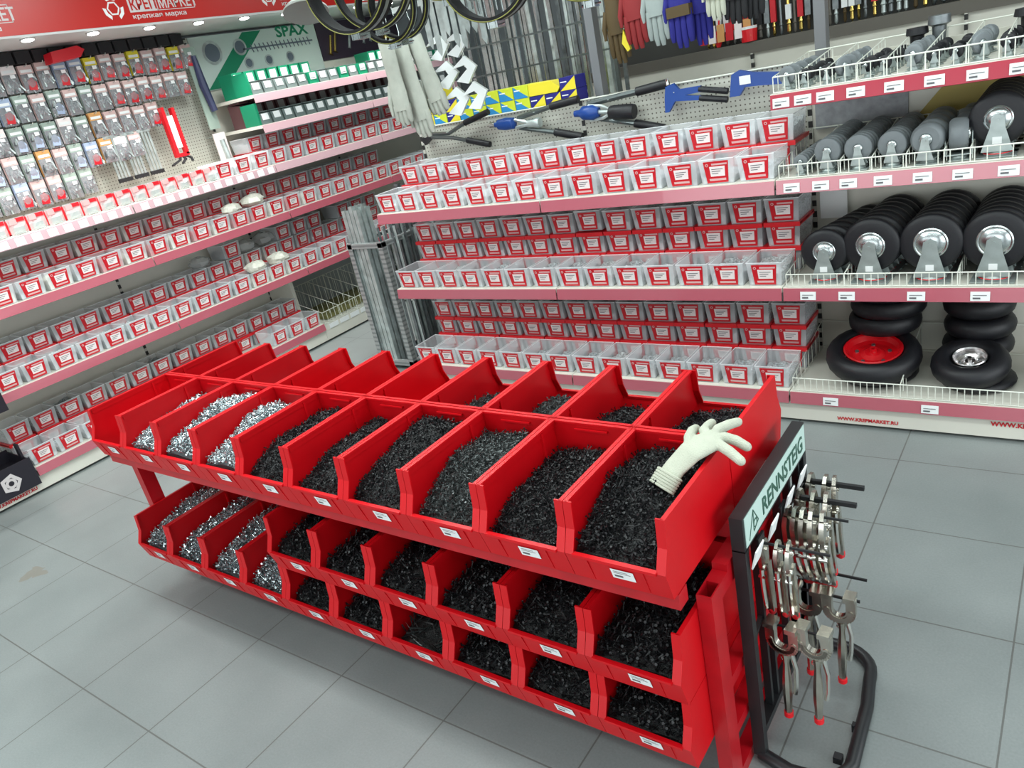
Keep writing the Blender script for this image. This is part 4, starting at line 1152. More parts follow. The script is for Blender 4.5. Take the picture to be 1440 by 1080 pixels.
def flat_tube(centres, hws, hts, up=(0,0,1), n=20):
    V = []; m_ = len(centres)
    for i, c in enumerate(centres):
        c = Vector(c); d = (Vector(centres[min(i+1, m_-1)]) - Vector(centres[max(i-1, 0)])).normalized()
        u = d.cross(Vector(up)).normalized(); v = u.cross(d)
        V += [c + u*(hws[i]*math.cos(2*PI*k/n)) + v*(hts[i]*math.sin(2*PI*k/n)) for k in range(n)]
    F = [(i*n+k, i*n+(k+1) % n, (i+1)*n+(k+1) % n, (i+1)*n+k) for i in range(m_-1) for k in range(n)]
    mb.add(V, F + [tuple(range(n))[::-1], tuple((m_-1)*n+k for k in range(n))])
flat_tube([P[0], P[1], P[2], P[3], P[4], (-.628,.0+1.412,.880)], [.034,.033,.037,.040,.036,.020], [.012,.014,.016,.016,.015,.012])
for f_, b_ in zip(fing, rt):
    p0 = Vector(P[b_]).lerp(Vector(f_[0]), .15)
    e_ = Vector(f_[2]); d_ = (e_ - Vector(f_[1])).normalized()
    mb.tube([p0, f_[0], f_[1], e_, e_ + d_*.006, e_ + d_*.009], [.0125,.0125,.0120,.0108,.0078,.003], 12)
gl = link('cotton_glove', mb.mesh('cotton_glove', [M['cotton']]))
rm = gl.modifiers.new('r', 'REMESH'); rm.mode = 'VOXEL'; rm.voxel_size = .0024; rm.use_smooth_shade = True
sm_ = gl.modifiers.new('s', 'SMOOTH'); sm_.factor = .5; sm_.iterations = 5
gl = bake(gl)
tag(gl, 'cream knitted cotton glove draped over the edge of the rightmost top front bin', 'glove')

mb = MB()
ax = Vector((.016,.030,.030)).normalized(); uu = ax.cross(Vector((0,0,1))).normalized(); vv = uu.cross(ax)
for r_ in range(6):
    c_ = Vector((-.708,1.292,.818)) + ax*(-.010+.0065*r_)
    mb.tube([c_ + uu*(.037*math.cos(2*PI*k/24)) + vv*(.0145*math.sin(2*PI*k/24)) for k in range(24)], .0036, 6, 0, True)
mb.build('ribbed_cuff', [M['cotton']], gl)

# ================================================================ TOOL STAND
t = thing('tool_stand', 'black steel display stand with a pale lettered header beside the red bin stand', 'stand', (-.565, 1.54, 0))
SXa, SXb, SYa, SYb, SH = -.582, -.552, 1.322, 1.785, .732
def tp(mb, nm, mats, sm=False):
    o = mb.build(nm, mats, t, smooth=sm); o.location = -Vector(t.location); return o
mb = MB(); mb.box(SXa, SXb, SYa, SYa+.022, .02, SH-.085); tp(mb, 'post', [M['black']])
mb = MB(); mb.box(SXa, SXb, SYb-.022, SYb, .02, SH-.085); tp(mb, 'post', [M['black']])
tp(MB().box(SXa, SXb, SYa, SYb, SH-.088, SH), 'header', [M['black']])
tp(MB().box(SXa, SXb, SYa+.02, SYb-.02, .085, .105), 'crossbar', [M['black']])
tp(MB().box(SXb, SXb+.0015, SYa+.010, SYb-.006, SH-.080, SH-.004), 'header_label', [M['sign']])
text_part(t, 'RENNSTEIG', .062, (SXb+.0024-t.location.x, SYa+.118-t.location.y, SH-.064), '+x', M['inktext'], bold=.0006, sx=.98)
mb = MB(); lx = SXb+.0022; ly, lz = SYa+.028, SH-.072
for (p, q_) in (((0,0),(.034,.060)), ((.034,.060),(.062,.018)), ((.062,.018),(.030,.006)), ((.034,.060),(.030,.010)), ((.030,.030),(.052,.030))):
    mb.bar((lx,ly+p[0],lz+p[1]),(lx,ly+q_[0],lz+q_[1]),.0022,.001,0,up=(1,0,0))
mb.torus((lx,ly+.042,lz+.022),(1,0,0),.010,.0012,16,4)
tp(mb, 'logo', [M['inktext']])
# base loop on the floor
def arc(cx_, cy_, r_, a0, a1, n): return [(cx_+r_*math.cos(a0+(a1-a0)*k/n), cy_+r_*math.sin(a0+(a1-a0)*k/n), .018) for k in range(n+1)]
pts = [(SXa+.014,SYa+.011,.018)] + [(-.49,SYa-.010,.018)] + arc(-.455,SYa+.085,.093,-PI/2+.1,-.25,6)[1:] + [(-.372,1.58,.018),(-.385,1.67,.018)] + arc(-.472,1.69,.085,0.1,PI/2,6) + [(SXa+.014,SYb-.011,.018)]
mb = MB(); mb.tube(pts, .0165, 10); tp(mb, 'base_loop', [M['black']], True)
tp(MB().box(-.392,-.370,1.50,1.515,.0,.024).box(-.41,-.39,1.39,1.41,.0,.02), 'floor_pad', [M['rubber']])
tp(MB().bar((SXa+.014,1.34,.36),(SXa+.014,1.76,.52),.010,.010), 'brace', [M['black']])
# price clips under the header
for i, y in enumerate((1.365, 1.475, 1.60, 1.705)):
    mb = MB(); mb.prism([(SXb+.004,SH-.140),(SXb+.016,SH-.092),(SXb+.019,SH-.094),(SXb+.007,SH-.142)], 1, y-.026, y+.026)
    tp(mb, 'price_clip', [M['white']])
pegs = []
for i, (y, z, wid) in enumerate(((1.42,.608,.004),(1.58,.592,.004),(1.66,.588,.010),(1.74,.588,.010),(1.74,.300,.005),(1.66,.292,.005),(1.46,.335,.004))):
    mb = MB(); L_ = .170 if i not in (6,) else .150
    mb.box(SXa+.02, SXb+L_-.018, y-wid/2, y+wid/2, z-wid*.9, z+.002)
    mb.box(SXb-.004, SXb+.002, y-.020, y+.020, z-.02, z+.02)
    if z < .5: mb.box(SXa+.004, SXb-.004, y-.006, y+.006, .09, z)
    tp(mb, 'peg', [M['black']])
for y in (1.42,1.58,1.66,1.74):
    tp(MB().box(SXa+.006, SXb-.006, y-.006, y+.006, .10, SH-.085), 'rear_bar', [M['black']])

# ---------------------------------------------------------------- locking pliers
def plier_meshes(curve=0., size=1.):
    """hangs from its jaw at the origin; lies in the local YZ plane, downward is -z"""
    s = size; out = []
    # head plate and fixed upper jaw
    mb = MB(); w = .0075*s
    mb.prism([(-.010*s,.000),(.000,.012*s),(.014*s,.010*s),(.020*s,-.008*s),(.020*s,-.050*s),(.010*s,-.072*s),(-.002*s,-.070*s),(.002*s,-.040*s),(-.006*s,-.012*s)], 0, -w*.5, w*.5)
    out.append(('fixed_jaw', mb.mesh('fixed_jaw', [M['nickel']], angle=50)))
    mb = MB(); mb.prism([(-.012*s,-.002*s),(-.020*s,-.020*s),(-.016*s,-.060*s),(-.004*s,-.075*s),(.000,-.050*s),(-.004*s,-.025*s)], 0, -w*.6, w*.6)
    out.append(('moving_jaw', mb.mesh('moving_jaw', [M['nickel']], angle=50)))
    # main handle: pressed channel bending away and narrowing
    def hp(u): return (.012*s + curve*.06*s*u**1.6, -.055*s - .150*s*u)
    mb = MB(); pts = [hp(k/8) for k in range(9)]
    for k in range(8):
        (y0, z0), (y1, z1) = pts[k], pts[k+1]; a = .0105*s - .0025*s*abs(k-3)/5; c = .0105*s - .0025*s*abs(k-2)/5
        mb.add([(-.008*s,y0-a,z0),(.008*s,y0-a,z0),(.008*s,y0+a,z0),(-.008*s,y0+a,z0),(-.008*s,y1-c,z1),(.008*s,y1-c,z1),(.008*s,y1+c,z1),(-.008*s,y1+c,z1)],
               [(0,1,5,4),(1,2,6,5),(2,3,7,6),(3,0,4,7)] + ([(3,2,1,0)] if k == 0 else []) + ([(4,5,6,7)] if k == 7 else []), 0)
    out.append(('handle', mb.mesh('handle', [M['nickel']], angle=50)))
    e = pts[-1]
    mb = MB().lathe((0,e[0],e[1]+.004*s), (0,curve*.3,-1), [(0,.0095*s),(.012*s,.0095*s),(.017*s,.006*s)], 10)
    out.append(('adjusting_cap', mb.mesh('adjusting_cap', [M['lid']])))
    mb = MB(); l0 = (-.010*s, -.065*s)
    def lp(u): return (-.012*s - .002*s*math.sin(PI*u) + curve*.055*s*u**1.6, -.065*s - .118*s*u)
    mb.tube([(0,)+lp(k/7) for k in range(8)], [.0055*s]*7+[.004*s], 6)
    mb.cyl((-w,-.004*s,-.062*s),(w,-.004*s,-.062*s), .0062*s, 10); mb.cyl((-w,.010*s,-.020*s),(w,.010*s,-.020*s), .005*s, 10); mb.cyl((-w,-.012*s,-.085*s),(w,-.012*s,-.085*s), .0055*s, 10)
    out.append(('release_lever', mb.mesh('release_lever', [M['chrome']])))
    return out
PLA, PLB = plier_meshes(0.15, 1.0), plier_meshes(1.0, 1.28)
PLC = plier_meshes(.5, 1.25)
def put_tool(parts, name, loc, rz, label, group, cat='pliers', rx=0.):
    r = thing(name, label, cat, loc, rz, group); r.rotation_euler = (rx, 0, rz)
    for n_, me in parts:
        c = link(n_, me, r)
        if n_ == 'adjusting_cap': c['label'] = 'red end cap'
for i, x in enumerate((-.553+.004, -.515, -.490)):
    put_tool(PLA, 'locking_pliers', (x, 1.418, .606), -.15+.1*i, 'locking pliers, %s from the left on the front thin peg' % od(i), 'locking pliers on the front peg')
for i, x in enumerate((-.540, -.522, -.504, -.484, -.458)):
    put_tool(PLB, 'locking_pliers', (x, 1.575, .590), .10*(i-2)*.5, 'curved-handle locking pliers, %s from the left on the second peg' % od(i), 'locking pliers on the second peg')
for i, x in enumerate((-.535, -.500, -.470)):
    put_tool(PLC, 'locking_pliers', (x, 1.655, .592), .1*(i-1), 'locking pliers, %s from the left on the third flat peg' % od(i), 'locking pliers on the third peg')
for i, x in enumerate((-.530, -.492, -.470)):
    put_tool(PLC, 'locking_pliers', (x, 1.735, .592), .12*(i-1), 'locking pliers, %s from the left on the far flat peg' % od(i), 'locking pliers on the far peg')
def cclamp_meshes(s=1.):
    out = []
    mb = MB(); n = 14; w, r = .0065*s, .0255*s; pts = []
    path = [(-r,.0),(-r,-.038*s)] + [(-r*math.cos(PI*k/n), -.038*s - r*.95*math.sin(PI*k/n)) for k in range(1, n)] + [(r,-.038*s),(r,0)]
    for k in range(len(path)-1):
        (a, b_), (c, d) = path[k], path[k+1]
        mb.bar((a, 0, b_), (c, 0, d), .021*s, .014*s, 0, up=(0,1,0))
    for k in range(1, len(path)-1): mb.lathe((path[k][0],-.0085*s+.0,path[k][1]), (0,1,0), [(0,.0065*s),(.017*s,.0065*s)], 10)
    mb.box(-r-.010*s, -r+.014*s, -.016*s, .016*s, -.002*s, .010*s); mb.box(r-.014*s, r+.010*s, -.016*s, .016*s, -.002*s, .010*s)
    out.append(('c_jaw', mb.mesh('c_jaw', [M['nickel']], angle=50)))
    def hp(u): return (.004*s-.004*s*u, -.070*s - .172*s*u)
    mb = MB(); pts = [hp(k/6) for k in range(7)]
    mb.tube([(p[0], 0, p[1]) for p in pts], [.010*s,.0065*s,.009*s,.011*s,.011*s,.009*s,.0085*s], 8)
    out.append(('handle', mb.mesh('handle', [M['nickel']])))
    mb = MB(); mb.tube([(.014*s,.004*s,-.068*s),(.022*s,.006*s,-.11*s),(.020*s,.006*s,-.16*s),(.016*s,.006*s,-.185*s)], .0055*s, 6); mb.torus((.001*s,-.004*s,-.082*s),(0,1,0),.0065*s,.0022*s,12,5)
    out.append(('release_lever', mb.mesh('release_lever', [M['chrome']])))
    mb = MB().lathe((0,0,-.240*s), (0,0,-1), [(0,.0105*s),(.012*s,.0105*s),(.017*s,.006*s)], 10)
    out.append(('adjusting_cap', mb.mesh('adjusting_cap', [M['lid']])))
    return out
CC = cclamp_meshes(1.12)
for i, (x, y, z, nm) in enumerate(((-.513,1.40,.388,'left of the two in front'), (-.440,1.40,.398,'right of the two in front'), (-.515,1.60,.345,'left of the two behind'), (-.435,1.60,.345,'right of the two behind'))):
    put_tool(CC, 'locking_clamp', (x, y, z), -.12+.04*i, 'wide-jawed locking clamp low on the tool stand, ' + nm, 'wide-jawed locking clamps', 'clamp')

# ================================================================ STEEL PROFILE RACK at the gondola's left end
t = thing('profile_rack', 'galvanised perforated angle rack at the left end of the back gondola', 'rack', (-3.60, 3.6, 0))
def kp(mb, nm, m_, sm=False):
    o = mb.build(nm, [M[m_]], t, smooth=sm); o.location = -Vector(t.location); return o
def angle(mb, p, q, w, ax1, ax2):
    """L-section bar from p to q with flanges along the two axes"""
    p = Vector(p); q = Vector(q)
    for ax in (ax1, ax2):
        a = Vector(ax)*w
        mb.add([p, p+a, q+a, q, p+Vector((.001,.001,.001)), p+a+Vector((.001,.001,.001)), q+a+Vector((.001,.001,.001)), q+Vector((.001,.001,.001))], [(0,1,2,3),(7,6,5,4),(0,4,5,1),(1,5,6,2),(2,6,7,3),(3,7,4,0)])
X0, X1, Y0, Y1 = -3.845, -3.530, 3.30, 3.92
for (x, y, sx_, sy_) in ((X1,Y0,-1,1),(X0,Y0,1,1),(X1,Y1,-1,-1),(X0,Y1,1,-1),(-3.32,3.70,-1,-1)):
    mb = MB(); angle(mb, (x,y,0), (x,y,.88 if y == Y0 else .95), .038, (sx_,0,0), (0,sy_,0)); kp(mb, 'post', 'perf')
for z in (.87, .06):
    mb = MB()
    angle(mb, (X0,Y0,z), (X1,Y0,z), .030, (0,0,-1), (0,1,0)); angle(mb, (X1,Y0,z), (X1,Y1,z), .030, (0,0,-1), (-1,0,0)); angle(mb, (X0,Y0,z), (X0,Y1,z), .030, (0,0,-1), (1,0,0)); angle(mb, (X0,Y1,z), (-3.32,Y1,z), .03, (0,0,-1), (0,-1,0))
    angle(mb, (X1,3.70,z), (-3.32,3.70,z), .03, (0,0,-1), (0,-1,0))
    kp(mb, 'crossbar', 'perf')
kp(MB().box(X0+.01, -3.33, Y0+.01, Y1-.01, .02, .035), 'base_plate', 'galvd')
ri_ = random.Random(4)
def channel(name, label, x, y, z1, w, m_, group, lean=(0,0), kind='u'):
    mb = MB(); a = w/2; th = .0016; lx_, ly_ = lean
    prof = [(-a,-a),(a,-a),(a,a),(a-th,a),(a-th,-a+th),(-a+th,-a+th),(-a+th,a),(-a,a)] if kind == 'u' else [(-a,-a),(a,-a),(a,-a+th),(-a+th,-a+th),(-a+th,a),(-a,a)]
    n = len(prof); V = [(x+p, y+q_, .036) for p, q_ in prof] + [(x+p+lx_, y+q_+ly_, z1) for p, q_ in prof]
    mb.add(V, [tuple(range(n))[::-1], tuple(range(n, 2*n))] + [(i, (i+1) % n, (i+1) % n+n, i+n) for i in range(n)])
    o = mb.build(name, [M[m_]], smooth=False); return tag(o, label, 'steel profile', group)
k = 0
for a in range(4):
    for b_ in range(3):
        x = -3.825 + .036*a; y = 3.335 + .045*b_
        channel('steel_channel', 'tall pale channel, front cluster of the rack, %s across and %s deep' % (od(a), od(b_)), x+.01, y, 1.09 + ri_.uniform(-.015,.02), .030, 'galv', 'pale channels standing in the profile rack'); k += 1
for a in range(3):
    for b_ in range(2):
        channel('steel_channel', 'grey channel at the rear left of the rack, %s across and %s deep' % (od(a), od(b_)), -3.80+.06*a, 3.70+.08*b_, 1.13+ri_.uniform(-.04,.02), .034, 'galvd', 'grey channels at the rear of the profile rack')
for a in range(6):
    for b_ in range(3):
        x = -3.640 + .028*a + .004*b_; y = 3.42 + .085*b_ + .01*(a % 2)
        if x > -3.56 and y < 3.40: continue
        channel('steel_angle', 'dark steel angle standing in the rack, %s across and %s deep' % (od(a), od(b_)), min(x, -3.505), y, .86+ri_.uniform(0,.10), .022, ('galvd','galv')[(a+b_) % 2], 'dark angles standing in the profile rack', (0, 0), 'l')
for a in range(6):
    for b_ in range(2):
        x = -3.490 + .031*a; y = 3.74 + .07*b_
        channel('steel_angle', 'slim steel angle behind the gondola end, %s across and %s deep' % (od(a), od(b_)), x, y, .86+ri_.uniform(.0,.12), .022, ('galvd','galv')[a % 2], 'slim angles beside the gondola end', (0, 0), 'l')
t2 = thing('fallen_bolt', 'shiny bolt hanging under the left end of the gondola middle shelf', 'bolt', (-3.20, 3.115, .60))
MB().lathe((0,0,-.030), (1,.2,.25), [(0,.010),(.012,.010),(.012,.006),(.04,.006)], 8).tube([(.03,0,-.018),(.035,0,0)], .002, 5).build('bolt_body', [M['chrome']], t2)

# ================================================================ ABOVE THE GONDOLA
for i, (x, nm) in enumerate(((-2.120,'left'), (-.997,'right'))):
    o = MB().box(x-.024, x+.024, 3.78, 3.84, 0, 2.98).build('grey_post', [M['post']], smooth=False)
    tag(o, 'grey square steel post rising behind the gondola, %s one' % nm, 'post', 'grey posts behind the gondola')
# top ledge of the gondola, carrying the cartons
o = MB().box(-3.285, -.99, 3.645, 3.775, 1.452, 1.470).build('top_ledge', [M['beige']], smooth=False)
tag(o, 'narrow cream ledge along the top of the gondola behind the pegboard', 'ledge')
o = MB().tube([(-3.28,3.615,1.478),(-.99,3.615,1.478)], .004, 6).build('edge_wire', [M['wire']])
tag(o, 'thin white wire along the top edge of the pegboard', 'wire')
o = MB().box(-3.285, -.99, 3.845, 3.865, 0, 1.47).build('rear_panel', [M['beige']], smooth=False); tag(o, 'cream rear panel of the back gondola facing the far aisle', 'panel')
o.location = (0,0,0)
# blue and yellow screw cartons
def bycarton(c1, c2, flip):
    mb = MB(); w, d, h = .048, .11, .064
    mb.box(-w, w, .0005, d, 0, h, 0)
    mb.add([(-w,0,0),(w,0,0),(w,0,h),(-w,0,h)], [(0,1,3),(1,2,3)] if not flip else [(0,1,2),(0,2,3)]); mb.m[-2:] = [1, 0]
    mb.box(-w+.006, -.004, -.0008, 0, h*.62, h*.70, 2)
    return mb.mesh('carton', [M[c1], M[c2], M['white']], smooth=False)
BYC = [bycarton('yellow','royal',0), bycarton('lime','cyan',0), bycarton('royal','yellow',1), bycarton('lime','cyan',1)]
BYN = ['yellow and navy','lime and blue','navy and yellow','blue and lime']
for c in range(11):
    for r in range(3):
        if r == 2 and c > 1: continue
        if r == 1 and c in (8,9): continue
        k = 0 if c < 2 and r else 2 if (c > 7) else 1 if c > 2 else (c + r) % 3
        if c == 2: k = 2
        o = link('screw_carton', BYC[k], None, (-3.228+.1*c, 3.655, 1.4705 + .0655*r))
        tag(o, '%s printed carton on the gondola top, %s from left, %s tier up' % (BYN[k], od(c), od(r)), 'carton', 'blue and yellow cartons on the gondola top')
o = MB().prism([(-2.50,1.537),(-2.30,1.537),(-2.28,1.56),(-2.33,1.595),(-2.50,1.60)], 1, 3.66, 3.76).build('carton', [M['yellow']], smooth=False)
tag(o, 'open yellow carton lying on the blue and yellow cartons', 'carton')

# hand tools on the pegboard
def grip_tool(): pass
py = 3.600
t = thing('bolt_cutter', 'bolt cutter with black grips hanging at the left of the pegboard', 'bolt cutter', (-3.19, py, 1.43))
o_ = Vector(t.location)
def hp_(parent, mb, nm, mats, sm=True):
    o = mb.build(nm, mats, parent, smooth=sm); o.location = -Vector(parent.location); return o
yb = 3.575
hp_(t, MB().prism([(-3.235,1.49),(-3.19,1.475),(-3.14,1.435),(-3.17,1.405),(-3.215,1.38),(-3.235,1.41),(-3.20,1.44)], 1, yb-.012, yb+.012), 'jaws', [M['black']], False)
hp_(t, MB().tube([(-3.15,yb,1.435),(-3.02,yb,1.425),(-2.93,yb,1.455),(-2.88,yb,1.47)], .011, 8), 'arm', [M['bolt']])
hp_(t, MB().tube([(-3.15,yb-.01,1.42),(-3.0,yb-.01,1.40),(-2.88,yb-.01,1.37)], .011, 8), 'arm', [M['bolt']])
hp_(t, MB().tube([(-2.89,yb,1.467),(-2.71,yb,1.505)], .017, 10), 'grip', [M['rubber']])
hp_(t, MB().tube([(-2.89,yb-.01,1.373),(-2.735,yb-.01,1.332)], .017, 10), 'grip', [M['rubber']])
hp_(t, MB().tube([(-3.02,3.62,1.432),(-3.02,3.55,1.434)], .003, 5), 'hook', [M['galv']])
t = thing('riveter', 'long-arm riveter with blue head in the middle of the pegboard', 'riveter', (-2.58, py, 1.41))
hp_(t, MB().lathe((-2.69,yb-.02,1.432), (1,0,-.05), [(0,.012),(.045,.014),(.05,.028),(.10,.034),(.15,.03),(.16,.016)], 12), 'head', [M['blue']])
hp_(t, MB().lathe((-2.70,yb-.02,1.433), (1,0,-.05), [(0,.015),(.035,.015)], 10), 'nose', [M['chrome']])
hp_(t, MB().tube([(-2.53,yb-.02,1.44),(-2.44,yb-.02,1.415)], .009, 6).tube([(-2.53,yb-.02,1.40),(-2.44,yb-.02,1.405)], .009, 6), 'linkage', [M['galv']])
hp_(t, MB().lathe((-2.45,yb-.02,1.41), (1,0,-.03), [(0,.02),(.03,.022),(.07,.028),(.08,.024)], 12), 'collar', [M['galv']])
hp_(t, MB().tube([(-2.52,yb,1.445),(-2.30,yb,1.475)], .013, 8), 'arm', [M['bolt']])
hp_(t, MB().tube([(-2.52,yb,1.395),(-2.30,yb,1.345)], .013, 8), 'arm', [M['bolt']])
hp_(t, MB().tube([(-2.30,yb,1.475),(-2.13,yb,1.488)], .020, 10), 'grip', [M['rubber']])
hp_(t, MB().tube([(-2.30,yb,1.345),(-2.14,yb,1.302)], .020, 10), 'grip', [M['rubber']])
hp_(t, MB().tube([(-2.40,3.62,1.46),(-2.40,3.55,1.462)], .003, 5), 'hook', [M['galv']])
t = thing('riveter', 'large blue and chrome riveter with a fat black grip by the left grey post', 'riveter', (-2.0, py, 1.40))
hp_(t, MB().lathe((-2.145,yb-.03,1.422), (1,0,-.06), [(0,.016),(.03,.018),(.05,.034),(.11,.038),(.14,.022)], 12), 'head', [M['blue']])
hp_(t, MB().tube([(-2.06,yb-.03,1.45),(-1.99,yb-.03,1.44),(-1.93,yb-.03,1.41)], .008, 6).tube([(-2.06,yb-.03,1.38),(-1.99,yb-.03,1.38),(-1.93,yb-.03,1.40)], .008, 6).tube([(-2.03,yb-.03,1.415),(-1.93,yb-.03,1.405)], .011, 8), 'linkage', [M['galv']])
hp_(t, MB().lathe((-1.945,yb-.03,1.403), (1,0,-.10), [(0,.028),(.02,.034),(.12,.037),(.135,.034)], 14), 'grip', [M['rubber']])
hp_(t, MB().tube([(-2.08,yb,1.455),(-1.90,yb,1.468),(-1.78,yb,1.475)], .015, 8), 'arm', [M['bolt']])
hp_(t, MB().tube([(-1.80,yb,1.475),(-1.635,yb,1.488)], .022, 10), 'grip', [M['rubber']])
hp_(t, MB().tube([(-2.03,yb,1.38),(-1.83,yb,1.33)], .013, 8), 'arm', [M['bolt']])
hp_(t, MB().tube([(-1.83,yb,1.33),(-1.68,yb,1.288)], .020, 10), 'grip', [M['rubber']])
hp_(t, MB().tube([(-1.95,3.62,1.46),(-1.95,3.55,1.462)], .003, 5), 'hook', [M['galv']])
t = thing('hand_riveter', 'blue hand riveter with two black handles on the pegboard', 'riveter', (-1.5, py, 1.42))
hp_(t, MB().prism([(-1.640,1.475),(-1.600,1.485),(-1.575,1.455),(-1.47,1.455),(-1.47,1.428),(-1.55,1.425),(-1.47,1.412),(-1.47,1.392),(-1.60,1.405),(-1.635,1.36),(-1.655,1.36),(-1.650,1.42)], 1, yb-.024, yb-.004), 'body', [M['blue']], False)
hp_(t, MB().tube([(-1.48,yb-.014,1.441),(-1.345,yb-.014,1.412)], .014, 8), 'grip', [M['rubber']])
hp_(t, MB().tube([(-1.48,yb-.014,1.402),(-1.350,yb-.014,1.376)], .014, 8), 'grip', [M['rubber']])
hp_(t, MB().lathe((-1.63,yb-.014,1.48), (-.1,0,1), [(0,.010),(.02,.008),(.03,.012)], 10), 'nose', [M['chrome']])
hp_(t, MB().tube([(-1.60,3.62,1.44),(-1.60,3.55,1.445)], .003, 5), 'hook', [M['galv']])
t = thing('hand_riveter', 'blue hand riveter with a white tag, right end of the pegboard', 'riveter', (-1.24, py, 1.44))
hp_(t, MB().prism([(-1.320,1.478),(-1.285,1.492),(-1.23,1.475),(-1.10,1.455),(-1.08,1.405),(-1.20,1.415),(-1.265,1.418),(-1.29,1.385),(-1.335,1.385),(-1.33,1.42)], 1, yb-.026, yb-.002), 'body', [M['blue']], False)
hp_(t, MB().box(-1.285,-1.235,yb-.0275,yb-.0265,1.430,1.466), 'price_tag', [M['white']], False)
hp_(t, MB().tube([(-1.25,3.62,1.45),(-1.25,3.55,1.455)], .003, 5), 'hook', [M['galv']])

# hanging gear above: rail on the posts with work gloves
t = thing('display_rail', 'dark rail with hooks high above the gondola carrying the work gloves', 'rail', (-1.9, 3.62, 1.98))
hp_(t, MB().box(-3.35, -.90, 3.70, 3.73, 2.12, 2.15).box(-2.14,-2.10,3.70,3.785,2.10,2.15).box(-1.017,-.977,3.70,3.785,2.10,2.15), 'rail_bar', [M['galv']], False)
def work_glove(label, x, y, ztop, w, h, m_, band=None, cuffm=None, tilt=0., fs=1.):
    t = thing('work_glove', label, 'glove', (x, y, ztop), 0, 'work gloves hanging above the gondola')
    t.rotation_euler = (0, tilt, 0)
    mb = MB(); d = .022
    # cuff to palm: tapered flattened tube, then four fingers and a thumb pointing down
    n = 12
    def ringp(z, hw, hd): return [(hw*math.cos(2*PI*k/n), hd*math.sin(2*PI*k/n), z) for k in range(n)]
    secs = [(0,.46*w,d),(-.35*h,.42*w,d),(-.5*h,.50*w,d*1.1),(-.68*h,.50*w,d)]
    V = [];
    for z, a, b_ in secs: V += ringp(z, a, b_)
    F = [(i*n+k, (i+1)*n+k, (i+1)*n+(k+1) % n, i*n+(k+1) % n) for i in range(3) for k in range(n)] + [tuple(range(n)), tuple(3*n+k for k in range(n))[::-1]]
    mb.add(V, F)
    fl = (.80,.98,1.0,.86)
    for q in range(4):
        fx_ = (-.375+.25*q)*w
        mb.tube([(fx_,0,-.62*h),(fx_*1.04,-.004,-.62*h-(.30*h)*fs*fl[q]),(fx_*1.06,0,-.62*h-.38*h*fs*fl[q])], [.15*w,.14*w,.09*w], 8)
    mb.tube([(-.42*w,0,-.42*h),(-.60*w,-.01,-.60*h),(-.62*w,-.01,-.72*h)], [.14*w,.12*w,.07*w], 8)
    mb.build('glove_body', [M[m_]], t, angle=60)
    if band:
        MB().box(-.50*w,.50*w,-d-.004,d+.004,-.68*h,-.57*h).build('band', [M[band]], t, smooth=False)
    if cuffm:
        mb = MB(); mb.lathe((0,0,-.24*h), (0,0,1), [(0,.46*w),(.2*h,.49*w)], 12); o = mb.build('cuff', [M[cuffm]], t); o.scale = (1,.10/w*.5,1)
    MB().tube([(0,0,-.01),(0,.02,.03),(0,.02,2.125-ztop+.0)], .002, 5).build('hang_loop', [M['galv']], t)
    return t
zt = 2.07
for (x, w, h, m_, band, lb, y, z0, tl) in (
    (-1.905,.105,.42,'brown',None,'brown leather work glove, leftmost of the hanging gloves',3.64,2.03,-.05),
    (-1.790,.110,.40,'glovered',None,'red leather work glove hanging above the pegboard',3.60,2.06,-.06),
    (-1.672,.105,.40,'glovegrey',None,'pale grey work glove between the red and blue ones',3.60,2.055,-.04),
    (-1.555,.110,.42,'royal','brown','royal blue work glove with an ochre band',3.60,2.045,-.02),
    (-1.470,.105,.42,'royal',None,'plain royal blue work glove right of the banded one',3.64,2.04,0),
    (-1.372,.085,.30,'cotton','green','white work glove with a green palm band',3.58,2.01,0),
    (-1.285,.10,.30,'dark',None,'black work glove, left of the black pair',3.60,1.98,0.03),
    (-1.215,.10,.30,'dark',None,'black work glove, right of the black pair',3.63,1.985,0.05)):
    work_glove(lb, x, y, z0, w, h, m_, band, None, tl)
o = MB().prism([(-1.865,1.70),(-1.84,1.66),(-1.825,1.67),(-1.85,1.76)], 1, 3.615, 3.635).build('yellow_tag', [M['yellow']], smooth=False)
tag(o, 'yellow tag hanging between the brown and red gloves', 'tag'); MB().tube([(-1.85,3.625,1.76),(-1.85,3.70,2.12)], .0015, 4).build('string', [M['galv']], o)

